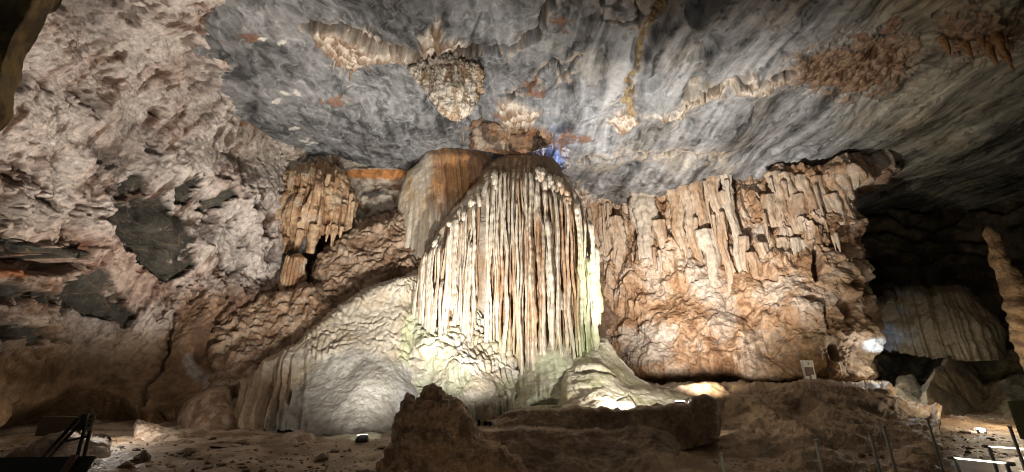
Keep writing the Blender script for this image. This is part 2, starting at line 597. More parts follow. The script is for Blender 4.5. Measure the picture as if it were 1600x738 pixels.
    st_m = ss(0.42, 0.8, st_m + 0.6 * rough_n)
    C = lerp(C, rust * (1 + 0.4 * rough_n)[..., None], st_m * 0.85)
    dz -= st_m * 0.06
    # small white flecks
    fl = np.zeros_like(x)
    for cu, cv in ((430, 162), (442, 152), (460, 205), (470, 225), (485, 232), (460, 148), (445, 240), (410, 70), (440, 75)):
        fl = np.maximum(fl, ell(wu, wv, cu, cv, 9, 4))
    C = lerp(C, np.array([0.6, 0.58, 0.54]), ss(0.4, 0.7, fl + 0.3 * rough_n))
    # broken brown rock over the column
    br = ss(0.35, 0.75, ell(wu, wv, 800, 215, 75, 28) + 0.3 * rough_n)
    C = lerp(C, lerp(np.array([0.2, 0.12, 0.07]), np.array([0.32, 0.2, 0.12]), ss(-0.3, 0.3, rough_n)), br)
    dz -= br * (0.25 + 0.3 * rough_n)
    Q = B + np.stack([0 * x, 0 * x, dz], -1)
    quads = grid_quads(nr, nc)
    if orient(Q):
        quads = quads[:, ::-1]
    o = put("cave_ceiling", lambda q: make_mesh("cave_ceiling", q, quads, C), Q, None, (0, 15, ZC), M_CEIL)
    return tag(o, kind="structure")


CEILING = build_ceiling()


# ------------------------------------------------------------------ left wall
DARK_SLABS = [
    [(165, 335), (185, 318), (212, 316), (240, 304), (262, 312), (270, 330), (290, 335), (300, 360), (312, 412), (280, 434), (250, 425), (215, 400), (195, 372)],
    [(98, 452), (130, 430), (165, 418), (180, 440), (208, 492), (190, 507), (150, 490), (100, 487)],
    [(-40, 376), (20, 374), (60, 388), (135, 384), (140, 392), (115, 402), (85, 408), (40, 402), (-40, 402)],
    [(-40, 440), (35, 438), (38, 462), (0, 478), (-40, 480)],
    [(40, 458), (95, 455), (92, 475), (60, 478)],
    [(200, 285), (215, 272), (240, 280), (225, 296), (205, 298)],
    [(270, 300), (300, 280), (310, 290), (285, 315)],
    [(312, 330), (340, 300), (348, 312), (325, 338)],
    [(72, 310), (98, 312), (95, 325), (76, 322)],
    [(-40, 505), (40, 515), (60, 530), (20, 540), (-40, 530)],
]


def build_left_wall():
    nc, nr = 520, 690
    U, V = vu_grid(-300, 740, [(-140, -300), (-140, 740)],
                   [(410, -300), (420, -120), (430, 0), (450, 120), (480, 200), (500, 300), (500, 480), (470, 600), (470, 740)], nc, nr)
    Yf = rbf([(-140, -300, 4.9), (410, -300, 6.6), (-140, -120, 5.6), (-140, 300, 6.6), (-140, 740, 7.6), (0, 0, 6.6), (0, 300, 8.0), (0, 450, 8.7), (0, 600, 9.3), (150, 0, 7.7), (340, 0, 8.9),
              (340, -120, 7.2), (400, 0, 10.6), (430, 0, 11.6), (420, -120, 8.3), (200, 150, 10.4), (300, 100, 10.9), (372, 180, 14.2), (372, 100, 11.9), (440, 150, 16), (200, 300, 11.5),
              (200, 450, 12.2), (200, 620, 12.3), (350, 300, 14.5), (350, 450, 14.5), (350, 650, 12.6), (455, 230, 17.4), (500, 250, 19),
              (480, 330, 18.5), (480, 450, 18), (450, 650, 13.5), (100, 640, 11.2), (0, 740, 8.6), (300, 740, 10.5), (450, 740, 12)])
    Y = Yf(U, V)
    B0 = P(U, V, Y)
    wu = U + 10 * fbm(B0, 1.1, 4, 0.6); wv = V + 9 * fbm(B0, 1.1, 4, 0.6, off=40)
    wu2 = U + 8 * fbm(B0, 2.6, 4, 0.65, 4) + 0.5 * (wu - U); wv2 = V + 11 * fbm(B0, 2.6, 4, 0.65, 70) + 0.5 * (wv - V)
    slab = np.zeros_like(U)
    for poly in DARK_SLABS:
        slab = np.maximum(slab, ss(5.0, 0.0, poly_sd(wu2, wv2, poly)))
    # direction of the combed crust (up and to the right in the photo)
    dv = P(230, 215, 11.6) - P(170, 285, 11.2); dv /= np.linalg.norm(dv)
    along = (B0 * dv).sum(-1)
    comb = B0 - 0.68 * along[..., None] * dv
    low = ss(500, 575, wv + 0.10 * (U - 100))             # smooth ochre clay face low down
    low = np.maximum(low, 0)
    midfrill = ss(60, 130, U) * ss(330, 300, V)

    crustn = fbm(comb, 1.9, 5, 0.58, 3)
    rid = ridged(comb, 1.5, 4, 0.55, 8)
    pits = ss(0.30, 0.62, fbm(B0, 1.25, 4, 0.6, 15))
    d1, d2, wid = worley(comb, 2.6, 6)
    _a, _b, wsl = worley(B0 + 0.2 * np.stack([crustn, rid, crustn], -1), (0.8, 0.8, 1.2), 66)

    def disp(p, u, v):
        big = 0.60 * noise(p, 0.28, 1) + 0.42 * noise(p, 0.65, 2)
        sm = 0.40 + 0.75 * ss(-0.3, 0.25, noise(p, 0.45, 55))
        c = 0.20 * crustn + 0.07 * rid + 0.10 * (0.5 - d1) - 0.18 * pits + 0.05 * fbm(p, 5.0, 3, 0.6, 19)
        lowd = 0.10 * fbm(p, 1.2, 4, 0.5, 33) + 0.18 * noise(p, (0.5, 0.5, 0.9), 37)
        d = big + sm * c * (1 - 0.75 * low) + lowd * low
        d = d * (1 - slab) + (big - 0.24 + 0.05 * fbm(p, 1.5, 4, off=44) + 0.16 * (wsl - 0.5)) * slab
        # overhanging slab at the far left, with the dark slot under it
        t = ss(3, -6, poly_sd(wu, wv, DARK_SLABS[2]))
        d = d + 0.55 * t
        slot = ss(6, -4, poly_sd(wu, wv, [(-60, 398), (40, 402), (90, 408), (118, 402), (135, 392), (130, 410), (85, 428), (40, 420), (-60, 412)]))
        d = d - 0.9 * slot * (1 - t)
        # diagonal seam low on the wall and vertical seam beside the mounds
        s1 = ss(3.5, 1.0, line_d(wu, v, [(210, 650), (240, 590), (262, 555), (268, 520), (275, 480)]))
        s2 = ss(4.0, 1.0, line_d(wu, v, [(335, 520), (345, 490), (350, 465), (362, 440)]))
        d = d - 0.35 * np.maximum(s1, s2)
        # hollow along the foot at the left
        hol = ss(18, -12, poly_sd(wu, wv, [(-60, 690), (0, 690), (20, 650), (60, 640), (110, 632), (160, 628), (195, 640), (215, 665), (216, 720), (-60, 740)]))
        d = d - 3.4 * hol
        hol2 = ss(8, -8, poly_sd(wu, wv, [(245, 640), (270, 634), (280, 655), (300, 655), (325, 665), (320, 682), (250, 680)]))
        d = d - 0.8 * hol2
        hole = ell(wu, wv, 40, 551, 8, 8)
        d = d - 0.5 * ss(0.4, 0.8, hole)
        return d

    def colour(p, u, v, d):
        pale = np.array([0.68, 0.61, 0.565])
        pink = np.array([0.53, 0.425, 0.375])
        umber = np.array([0.17, 0.105, 0.07])
        grey = np.array([0.30, 0.28, 0.265])
        n1 = fbm(comb, 0.8, 4, 0.55, 101)
        n2 = fbm(comb, 3.0, 4, 0.6, 111)
        n3 = fbm(p, 0.45, 3, 0.5, 121)
        C = lerp(pale, pink, ss(-0.35, 0.55, n1 + 0.3 * n2))
        C = lerp(C, umber, ss(0.18, 0.55, n2 * 0.8 + 0.55 * n1 - 0.25 * crustn) * 0.8)
        C = lerp(C, umber * 0.7, ss(0.22, 0.6, -crustn + 0.3 * n2) * 0.9)
        C = lerp(C, umber * 0.5, pits * 0.7)
        C = lerp(C, grey, ss(0.1, 0.5, n3) * 0.45)
        C = lerp(C, grey * 0.7, ss(90, 10, V) * ss(40, 140, U) * ss(330, 200, U) * 0.55 * ss(-0.3, 0.3, n1))
        # left middle, browner and banded
        band = ss(190, 60, U) * ss(300, 400, V)
        C = lerp(C, lerp(np.array([0.42, 0.33, 0.26]), np.array([0.20, 0.12, 0.07]), ss(-0.3, 0.35, fbm(p, (0.5, 0.5, 2.2), 4, 0.55, 131))), band * 0.75)
        # reddish frills between slabs
        rf = ell(U, V, 180, 400, 70, 45) + ell(U, V, 235, 450, 60, 35) + 0.7 * ell(U, V, 90, 395, 60, 40)
        C = lerp(C, lerp(np.array([0.45, 0.32, 0.25]), np.array([0.20, 0.09, 0.055]), ss(-0.15, 0.3, n2)), np.clip(rf, 0, 1) * 0.75)
        ochre = lerp(np.array([0.29, 0.19, 0.105]), np.array([0.15, 0.09, 0.042]), ss(-0.3, 0.4, fbm(p, (0.9, 0.9, 1.4), 4, 0.55, 141)))
        ochre = lerp(ochre, np.array([0.40, 0.30, 0.21]), ell(U, V, 170, 540, 70, 40))
        C = lerp(C, ochre, low)
        # brown vertical part beside the mounds
        rb = ss(255, 300, U) * ss(440, 480, V + 0.1 * (U - 300))
        rbc = lerp(np.array([0.36, 0.23, 0.14]), np.array([0.18, 0.10, 0.06]), ss(-0.3, 0.4, fbm(p, (1.6, 1.6, 0.6), 4, 0.55, 151)))
        rbc = lerp(rbc, np.array([0.55, 0.5, 0.45]), ss(0.4, 0.8, ell(wu, wv, 300, 570, 16, 22) + 0.8 * ell(wu, wv, 325, 590, 12, 16) + 0.6 * ell(wu, wv, 350, 420, 25, 60)))
        C = lerp(C, rbc, rb * 0.9)
        rc = ss(330, 400, U) * ss(350, 250, V)
        C = lerp(C, lerp(np.array([0.46, 0.40, 0.33]), np.array([0.26, 0.2, 0.15]), ss(-0.2, 0.4, n2)), rc * 0.6)
        o = ss(0.35, 0.7, ell(wu, wv, 15, 424, 50, 10) + ell(wu, wv, 400, 195, 22, 9) + 0.8 * ell(wu, wv, 345, 75, 8, 28))
        C = lerp(C, np.array([0.40, 0.16, 0.06]), o * 0.8)
        dk = np.array([0.062, 0.058, 0.048]) * (0.75 + 0.5 * wsl + 0.8 * fbm(p, 1.6, 5, 0.6, off=161))[..., None]
        vein = ss(0.03, 0.0, np.abs(noise(p, (0.8, 0.8, 1.5), 171)))
        dk = lerp(dk, np.array([0.25, 0.17, 0.10]), vein * 0.5)
        chip = ss(0.50, 0.75, fbm(p, 1.7, 4, 0.65, 181))
        return lerp(C, dk, slab * (1 - 0.75 * chip))
    o = sheet("cave_wall", U, V, Y, disp, colour, M_CRUST, origin=(-12, 12, 0))
    return tag(o, kind="structure")


LEFT_WALL = build_left_wall()


# ------------------------------------------------------------------ flowstone relief helpers
def terrace(p, fz, fx, off=0.0, wob=1.0):
    """scalloped frills: outward offset 0..1, step phase, drip ribs"""
    al = p[..., 0] + 0.5 * p[..., 1] + 0.25 * noise(p, 1.1, off + 3)
    h0 = p[..., 2] * fz + wob * (0.9 * noise(p, (0.7, 0.7, 0.5), off) + 0.5 * noise(p, 1.9, off + 9))
    row = np.floor(h0)
    rr = np.sin(row * 12.9898 + off) * 43758.5453
    rr = rr - np.floor(rr)
    sc = np.abs(np.sin(math.pi * (al * fx * 0.085 + rr + 0.3 * noise(p, 1.5, off + 29))))
    h = h0 + 0.75 * sc + 0.22 * noise(p, 4.5, off + 19)
    t = h - np.floor(h)
    lip = ss(0.0, 0.7, t) * ss(1.0, 0.88, t)
    fade = ss(-0.35, 0.25, noise(p, (1.2, 1.2, 1.0), off + 39) + 0.1)
    fl = np.abs(np.sin(al * fx + 1.7 * noise(p, (1.2, 1.2, 0.5), off + 5) + np.floor(h) * 1.3))
    return lip * fade, t, fl * (0.3 + 0.7 * fade)


def flutes(p, fx, off=0.0, stretch=0.25, kx=1.0, ky=0.6):
    al = kx * p[..., 0] + ky * p[..., 1]
    q = np.stack([al * fx, p[..., 2] * fx * stretch * 0.35, 0 * al + off], -1)
    a = np.abs(noise(q, 1.0, off)); b = np.abs(noise(q, (2.3, 1.4, 1), off + 7))
    return 1 - 2.0 * a - 0.9 * b


# back wall behind the column, between the tan drapery and the right wall
def build_back_wall():
    nc, nr = 300, 200
    U, V = uv_grid(400, 1000, [(400, 225), (1000, 260)], [(400, 640), (1000, 660)], nc, nr)
    Yf = rbf([(400, 230, 17.8), (480, 250, 18.8), (590, 265, 19.6), (650, 260, 20), (800, 250, 22), (940, 330, 25.5), (1000, 330, 25), (400, 640, 16), (600, 640, 17), (800, 640, 19),
              (1000, 640, 22), (487, 420, 19.5), (600, 400, 18.8), (900, 450, 23)])
    Y = Yf(U, V)

    def disp(p, u, v):
        d = 0.35 * noise(p, 0.6) + 0.14 * fbm(p, 1.8, 4, 0.55, 3)
        d = d - 1.6 * ss(0.4, 0.8, ell(u, v, 487, 415, 24, 50)) - 0.8 * ss(0.4, 0.8, ell(u, v, 540, 388, 14, 20))
        d = d + 0.3 * ss(0.3, 0.7, ell(u, v, 590, 272, 60, 9))
        return d

    def colour(p, u, v, d):
        n = fbm(p, 1.8, 4, 0.6, 5)
        C = lerp(np.array([0.48, 0.42, 0.35]), np.array([0.22, 0.14, 0.09]), ss(-0.1, 0.45, n))
        C = lerp(C, np.array([0.13, 0.12, 0.11]), ss(0.4, 0.7, ell(u, v, 585, 303, 26, 6) + 0.3 * n))
        C = lerp(C, np.array([0.45, 0.20, 0.07]) * (1 + 0.5 * n)[..., None], ss(0.3, 0.6, ell(u, v, 585, 272, 75, 9)))
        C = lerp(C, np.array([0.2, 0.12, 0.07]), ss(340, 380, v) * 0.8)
        return C
    o = sheet("cave_wall", U, V, Y, disp, colour, M_CRUST, origin=(0, 20, 0))
    return tag(o, kind="structure")


build_back_wall()


# ------------------------------------------------------------------ right wall
def build_right_wall():
    nc, nr = 560, 420
    right = [(1335, 225), (1345, 245), (1372, 258), (1366, 278), (1345, 300), (1330, 320), (1326, 350), (1346, 400), (1362, 450), (1372, 490), (1386, 528), (1378, 545), (1366, 560), (1376, 590), (1390, 640)]
    U, V = vu_grid(228, 640, [(900, 228), (900, 640)], right, nc, nr)
    # top edge of the sheet rises into the ceiling
    Yf = rbf([(900, 228, 26), (900, 340, 25.5), (900, 640, 23), (985, 325, 24.6), (1040, 305, 23.2), (1130, 282, 21.0), (1210, 268, 19.8), (1300, 252, 18.4), (1370, 250, 17.9),
              (1000, 450, 22.5), (1000, 600, 20.5), (1150, 450, 19.3), (1150, 600, 18.3), (1300, 330, 17.6), (1300, 450, 17.0), (1300, 600, 16.4), (1380, 540, 16.5), (1390, 640, 16.5), (1350, 400, 17.5)])
    Y = Yf(U, V)
    rr = np.interp(V, [p[1] for p in right], [p[0] for p in right])
    Y = Y + roundoff(rr - U, 45, 3.5)
    B0 = P(U, V, Y)
    wu = U + 8 * fbm(B0, 0.9, 4, 0.6); wv = V + 8 * fbm(B0, 0.9, 4, 0.6, 40)
    topv = np.interp(U, [900, 985, 1040, 1130, 1210, 1260, 1320, 1400], [338, 330, 310, 286, 270, 262, 250, 250])
    depth = V - topv
    upper = ss(170, 80, depth + 30 * noise(B0, 0.5, 3))
    tang = 0.86 * B0[..., 0] - 0.5 * B0[..., 1]
    fq = np.stack([tang, B0[..., 2] * 0.22, 0 * tang], -1)
    fq = fq + np.stack([0.18 * noise(B0, (0.6, 0.6, 0.6), 9), 0 * tang, 0 * tang], -1)
    f1 = np.abs(noise(fq, 1.1, 3)); f2 = np.abs(noise(fq, 2.7, 6)); f3 = np.abs(noise(fq, (6.0, 4, 1), 8))
    drape = 0.9 - 1.8 * f1 - 0.9 * f2 - 0.35 * f3
    # lumps
    wp = B0 + 0.75 * np.stack([noise(B0, 0.7, 1), noise(B0, 0.7, 2), noise(B0, 0.7, 3)], -1) + 0.22 * np.stack([noise(B0, 2.0, 4), noise(B0, 2.0, 5), noise(B0, 2.0, 6)], -1)
    d1, d2, wid = worley(wp, (0.60, 0.60, 0.42), 4)
    e1, e2, eid = worley(wp, (1.5, 1.5, 0.9), 14)
    fine = fbm(B0, 2.2, 4, 0.55, 20)
    cr = ss(0.10, 0.02, d2 - d1 + 0.06 * fine)
    cr2 = ss(0.07, 0.015, e2 - e1 + 0.05 * fine)

    def disp(p, u, v):
        d = 0.75 * noise(p, 0.33) + 0.3 * noise(p, 0.8, 6) + (0.95 - 0.5 * upper) * (0.55 - d1) * 0.42 + 0.22 * fbm(p, 0.9, 3, 0.5, 66) + 0.13 * (0.5 - e1) * ss(-0.3, 0.3, noise(p, 0.6, 71)) + 0.12 * fine
        d = d + upper * 0.55 * drape + 0.26 * drape * (1 - upper) * ss(-0.2, 0.3, noise(p, 0.5, 61))
        d = d - 0.15 * cr * ss(-0.25, 0.2, noise(p, 0.5, 81)) - 0.08 * cr2 * ss(-0.1, 0.3, noise(p, 0.7, 91))
        # rounded pits on the prow at the right
        for cu, cv, ru, rv, k in ((1320, 475, 14, 20, 0.6), (1300, 552, 11, 17, 1.6), (1328, 445, 8, 10, 0.4), (1345, 452, 10, 14, 0.4), (1275, 410, 9, 34, 0.9), (1270, 468, 20, 10, 0.4), (1350, 490, 9, 16, 0.4), (1200, 545, 20, 14, .25)):
            d = d - k * ss(0.35, 0.75, ell(wu * 0.4 + u * 0.6, wv * 0.4 + v * 0.6, cu, cv, ru, rv))
        # tongue of pale rock under the ceiling
        tg = ss(6, -10, poly_sd(wu * 0.5 + u * 0.5, wv * 0.5 + v * 0.5, [(1180, 285), (1215, 268), (1270, 270), (1320, 250), (1350, 248), (1380, 262), (1350, 288), (1300, 296), (1260, 300), (1215, 296)]))
        d = d + 0.75 * tg
        # slot under the brow
        sl = ss(9, 2, line_d(wu, wv, [(1040, 318), (1075, 308), (1120, 300), (1130, 298)]))
        d = d - 0.5 * sl
        # smooth curtain
        cu_ = ss(4, -6, poly_sd(u, wv * 0.4 + v * 0.6, [(1048, 322), (1085, 316), (1122, 300), (1126, 345), (1110, 352), (1080, 358), (1052, 350)]))
        d = d * (1 - 0.6 * cu_) + 0.65 * cu_
        foot = ss(585, 605, v)
        d = d - 0.8 * foot
        return d

    def colour(p, u, v, d):
        tanc = np.array([0.50, 0.335, 0.215]); cream = np.array([0.58, 0.48, 0.39]); brown = np.array([0.27, 0.155, 0.085]); white = np.array([0.60, 0.57, 0.53])
        n1 = fbm(p, 0.6, 4, 0.55, 31); n2 = fbm(p, 2.2, 4, 0.6, 37)
        C = lerp(tanc, cream, ss(-0.1, 0.5, n1 + 0.4 * n2))
        C = lerp(C, brown, ss(0.05, 0.5, -n1 + 0.35 * n2))
        C = lerp(C, np.array([0.40, 0.22, 0.11]), ss(0.15, 0.5, noise(p, (0.9, 0.9, 0.5), 47)) * 0.6)
        st = noise(fq, (4.0, 1.5, 1), 51)
        C = lerp(C, cream * 1.1, upper * ss(0.0, 0.45, st) * 0.7)
        C = lerp(C, brown, upper * ss(0.0, 0.5, -st) * 0.45)
        wh = ss(0.35, 0.75, ell(wu, wv, 1030, 545, 38, 35) + ell(wu, wv, 1100, 440, 30, 40) * 0.7 + ell(wu, wv, 1185, 355, 22, 18) + 0.8 * ell(wu, wv, 1130, 500, 25, 60) + 0.8 * ell(wu, wv, 985, 540, 30, 40) + ell(wu, wv, 1350, 256, 28, 12) + 0.25 * n2)
        C = lerp(C, white * 0.85, wh * 0.55)
        # darker ochre prow and foot
        oc = lerp(np.array([0.26, 0.165, 0.085]), np.array([0.14, 0.085, 0.04]), ss(-0.3, 0.3, n2))
        lo = np.clip(ss(1130, 1230, u) * ss(470, 540, v) + 0.6 * ss(1240, 1330, u) * ss(330, 420, v), 0, 1)
        C = lerp(C, oc, lo * 0.85)
        C = lerp(C, np.array([0.42, 0.3, 0.2]), ss(0.35, 0.8, ell(u, v, 1345, 420, 30, 30) + 0.8 * ell(u, v, 1290, 445, 24, 20) + ell(u, v, 1335, 530, 26, 14)) * 0.7)
        C = lerp(C, np.array([0.72, 0.73, 0.72]), ss(0.35, 0.6, ell(wu * 0.3 + u * 0.7, v, 1368, 540, 24, 13)))  # lamplit pocket: the pool of light is painted pale into the rock
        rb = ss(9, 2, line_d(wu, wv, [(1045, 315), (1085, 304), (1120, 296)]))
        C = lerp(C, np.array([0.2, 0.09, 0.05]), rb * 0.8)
        C = lerp(C, brown * 0.6, np.maximum(cr * ss(-0.25, 0.2, noise(p, 0.5, 81)), 0.7 * cr2 * ss(-0.1, 0.3, noise(p, 0.7, 91))) * 0.45)
        C = lerp(C, np.array([0.50, 0.37, 0.235]), ss(3, -5, poly_sd(u, v, [(1048, 325), (1085, 318), (1122, 302), (1126, 345), (1110, 352), (1080, 358), (1052, 350)])) * 0.8)
        return C
    o = sheet("cave_wall", U, V, Y, disp, colour, M_BROWN, origin=(14, 20, 0))
    return tag(o, kind="structure")


RIGHT_WALL = build_right_wall()


# ------------------------------------------------------------------ floor
def build_floor():
    nc, nr = 420, 180
    u = np.interp(np.linspace(0, 1, nc), [0, 0.05, 0.95, 1], [-900, -40, 1640, 2500])
    t = np.linspace(0, 1, nr)
    top = np.interp(u, [-900, 0, 300, 640, 800, 1000, 1390, 1450, 1700, 2500], [640, 640, 650, 640, 620, 598, 596, 640, 650, 650])
    bot = np.full_like(u, 1150.0)
    V = top[None] + (bot - top)[None] * (t[:, None] ** 1.9)
    U = np.broadcast_to(u, V.shape).copy()
    zf = rbf([(-900, 700, 0.0), (0, 650, 0.0), (100, 700, 0.0), (300, 690, -0.05), (500, 680, -0.15), (640, 680, -0.2), (800, 700, -0.3), (900, 738, -0.3), (1150, 738, -0.2), (1150, 700, -0.2),
              (1150, 655, -0.2), (1400, 700, -0.15), (1600, 700, -0.2), (2500, 700, -0.2), (0, 1150, -0.1), (800, 1150, 0.0), (1600, 1150, -0.1), (600, 650, -0.2), (400, 660, -0.1)])
    Z = zf(U, V)
    yc = -(V - 369) / F
    el = (SP + CP * yc) / (CP - SP * yc)
    el = np.minimum(el, -0.055)
    Y = np.clip((Z - CAM[2]) / el, 0.3, 28)
    # raised ledge below the right wall: a step up
    B = np.stack([(U - 800) / F * Y / (CP - SP * yc), Y, Z], -1)
    x, y = B[..., 0], B[..., 1]
    p2 = np.stack([x, y, 0 * x], -1)
    dz = 0.05 * fbm(p2, 0.9, 5, 0.55) + 0.10 * noise(p2, 0.4, 5) * ss(5, 9, y)
    B[..., 2] += dz
    n = fbm(p2, 1.1, 4, 0.55, 11)
    C = lerp(np.array([0.33, 0.235, 0.15]), np.array([0.19, 0.125, 0.07]), ss(-0.3, 0.35, n))
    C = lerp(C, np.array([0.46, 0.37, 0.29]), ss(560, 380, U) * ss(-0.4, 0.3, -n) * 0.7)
    quads = grid_quads(nr, nc)
    if orient(B):
        quads = quads[:, ::-1]
    d1, d2, wid = worley(p2, 2.2, 3)
    B[..., 2] += 0.05 * (0.5 - d1) * ss(-0.1, 0.3, noise(p2, 0.5, 9)) + 0.03 * fbm(p2, 3.0, 3)
    global FLOOR_PTS
    sel = (U > -40) & (U < 1640) & (V < 760)
    FLOOR_PTS = B[sel]
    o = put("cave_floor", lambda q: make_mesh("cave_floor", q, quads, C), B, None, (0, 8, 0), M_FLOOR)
    return tag(o, kind="structure")


build_floor()


def build_ledge():
    """terrace of clay under the right wall"""
    nc, nr = 330, 130
    U, V = uv_grid(960, 1470, [(960, 600), (1000, 600), (1100, 600), (1250, 597), (1385, 600), (1400, 618), (1470, 640)],
                   [(960, 800), (1100, 830), (1250, 820), (1390, 805), (1470, 800)], nc, nr)
    Yf = rbf([(960, 612, 13.5), (1100, 612, 13.0), (1250, 610, 12.4), (1390, 615, 12.2), (1470, 645, 13), (960, 690, 9.6), (1100, 660, 11.9), (1250, 645, 11.8), (1250, 652, 11.2), (1390, 652, 11.2),
              (1250, 700, 8.7), (1390, 690, 9.4), (1470, 690, 9.2), (1100, 735, 7.5), (960, 800, 6.3), (1200, 820, 6.0), (1470, 800, 6.3), (1250, 738, 7.4), (1400, 738, 7.6)])
    Y = Yf(U, V)
    tv = V[0][None]
    Y = Y + roundoff(V - tv, 9, 5.0)

    def disp(p, u, v):
        d1, d2, wid = worley(p, (0.8, 0.8, 1.4), 3)
        return 0.18 * noise(p, 0.8) + 0.10 * fbm(p, 1.8, 5, 0.6, 3) + 0.015 * ridged(p, 2.2, 4, 0.55) + 0.16 * (0.5 - d1) + 0.10 * ss(0.25, 0.4, np.abs(np.mod(p[..., 2] * 1.6 + 0.5 * noise(p, 0.5, 8), 1) - 0.5))

    def colour(p, u, v, d):
        n = fbm(p, 1.2, 4, 0.55, 5)
        C = lerp(np.array([0.36, 0.25, 0.145]), np.array([0.22, 0.14, 0.075]), ss(-0.3, 0.35, n))
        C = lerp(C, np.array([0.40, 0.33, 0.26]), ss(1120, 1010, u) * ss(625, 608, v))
        return C
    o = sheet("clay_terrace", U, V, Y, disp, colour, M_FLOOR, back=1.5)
    return tag(o, kind="structure")


build_ledge()


# ------------------------------------------------------------------ brown mounds at the left back
def mound(name, top, bot, ypts, label, cat, mat, dispf, colf, nc, nr, round_top=(14, 1.2), round_side=(16, 0.8), back=1.2, parent=None, group=None):
    u0, u1 = top[0][0], top[-1][0]
    U, V = uv_grid(u0, u1, top, bot, nc, nr)
    Y = rbf(ypts)(U, V)
    if round_top:
        Y = Y + roundoff(V - V[0][None], *round_top)
    if round_side:
        Y = Y + roundoff(np.minimum(U - u0, u1 - U), *round_side)
    o = sheet(name, U, V, Y, dispf, colf, mat, back=back, parent=parent)
    if label:
        tag(o, label, cat, group)
    return o


def brown_flow(p, u, v, d):
    n = fbm(p, 1.3, 4, 0.55, 5); n2 = fbm(p, 3.5, 3, 0.6, 9)
    C = lerp(np.array([0.42, 0.30, 0.21]), np.array([0.22, 0.135, 0.08]), ss(-0.3, 0.35, n))
    return lerp(C, np.array([0.50, 0.42, 0.33]), ss(0.0, 0.5, n2) * 0.5)


def rough_terr(fz, fx, a1, a2, off=0.0, a3=0.10):
    def f(p, u, v):
        lip, t, fl = terrace(p, fz, fx, off)
        return 0.25 * noise(p, 0.6, off) + a1 * lip + a2 * fl * ss(0.9, 0.3, t) + a3 * fbm(p, 2.0, 4, 0.55, off + 3)
    return f


mound("flowstone_mound", [(490, 425), (503, 394), (528, 372), (558, 352), (600, 338), (640, 330), (672, 336)],
      [(490, 520), (530, 600), (600, 600), (672, 600)],
      [(490, 430, 16.2), (560, 365, 17.0), (670, 340, 17.4), (500, 480, 15.6), (560, 450, 15.9), (670, 450, 16.2), (530, 560, 15.2), (670, 600, 15.4)],
      "brown ribbed flowstone mound rising behind the pale apron to the column", "rock mound", M_BROWN,
      rough_terr(2.0, 11, 0.15, 0.08, 3, 0.14), brown_flow, 150, 170)
mound("flowstone_mound", [(335, 500), (352, 480), (390, 470), (430, 458), (470, 446), (500, 455), (520, 480), (540, 520)],
      [(335, 690), (400, 690), (470, 690), (540, 690)],
      [(335, 500, 14.2), (352, 485, 14.4), (430, 465, 15.0), (500, 460, 15.2), (540, 520, 15.2), (350, 590, 13.0), (430, 560, 14.0), (520, 600, 14.4), (340, 690, 12.2), (540, 690, 13.8)],
      "low brown lumpy mound left of the pale apron under a dark gap", "rock mound", M_BROWN,
      rough_terr(1.7, 9, 0.14, 0.07, 13, 0.2), brown_flow, 170, 190)
mound("boulder", [(278, 650), (300, 622), (330, 608), (350, 606), (362, 620), (372, 650)], [(278, 675), (330, 682), (372, 680)],
      [(278, 660, 11.9), (330, 620, 11.7), (372, 650, 11.7), (330, 680, 11.0)], "smooth brown boulder leaning on the wall left of the apron foot", "boulder", M_BROWN,
      lambda p, u, v: 0.15 * noise(p, 0.9) + 0.04 * fbm(p, 3, 3), brown_flow, 70, 60, (16, 0.8), (20, 0.8), 0.8)

# ------------------------------------------------------------------ pale apron
GREY_FACE = [(545, 545), (580, 545), (605, 565), (640, 575), (660, 600), (640, 700), (400, 700), (430, 640), (470, 600), (500, 570)]


def apron_disp(p, u, v):
    wu = u + 10 * noise(p, 1.0, 2); wv = v + 8 * noise(p, 1.0, 5)
    g = ss(12, -12, poly_sd(wu, wv, GREY_FACE))
    lip, t, fl = terrace(p, 2.7, 15.0, 21)
    left = ss(500, 450, u) * ss(545, 575, v)
    fd = flutes(p, 3.2, 5, 0.25)
    d = 0.22 * noise(p, 0.7, 1) + (1 - g) * (1 - left) * (0.065 * lip + 0.075 * fl * ss(0.95, 0.3, t)) + 0.035 * fbm(p, 3.0, 4, 0.55)
    d = d + left * 0.27 * fd + g * (0.05 * noise(p, (2.5, 2.5, 0.7), 9) + 0.02 * fbm(p, 4, 3))
    for cu, cv in ((455, 625), (437, 640)):
        d = d - 0.5 * ss(0.4, 0.8, ell(u, v, cu, cv, 5, 18))
    return d


def apron_col(p, u, v, d):
    wu = u + 10 * noise(p, 1.0, 2); wv = v + 8 * noise(p, 1.0, 5)
    g = ss(12, -12, poly_sd(wu, wv, GREY_FACE))
    n = fbm(p, 1.2, 4, 0.55, 3); n2 = fbm(p, 3, 3, 0.6, 8)
    C = lerp(np.array([0.62, 0.56, 0.46]), np.array([0.52, 0.44, 0.33]), ss(-0.2, 0.4, n))
    C = lerp(C, np.array([0.46, 0.32, 0.2]), ss(500, 440, u) * ss(560, 600, v) * 0.7)
    C = lerp(C, np.array([0.44, 0.49, 0.30]), ss(0.35, 0.75, ell(u, v, 640, 540, 16, 60) + 0.3 * n) * 0.7)
    gr = lerp(np.array([0.40, 0.385, 0.345]), np.array([0.32, 0.30, 0.265]), ss(-0.3, 0.3, n2 + n))
    gr = lerp(gr, np.array([0.52, 0.52, 0.54]), ss(615, 630, u) * 0.7)
    C = lerp(C, gr, g)
    lip, t, fl = terrace(p, 2.7, 15.0, 21)
    return lerp(C, np.array([0.40, 0.28, 0.18]), ss(0.12, 0.0, t) * (1 - g) * 0.25)


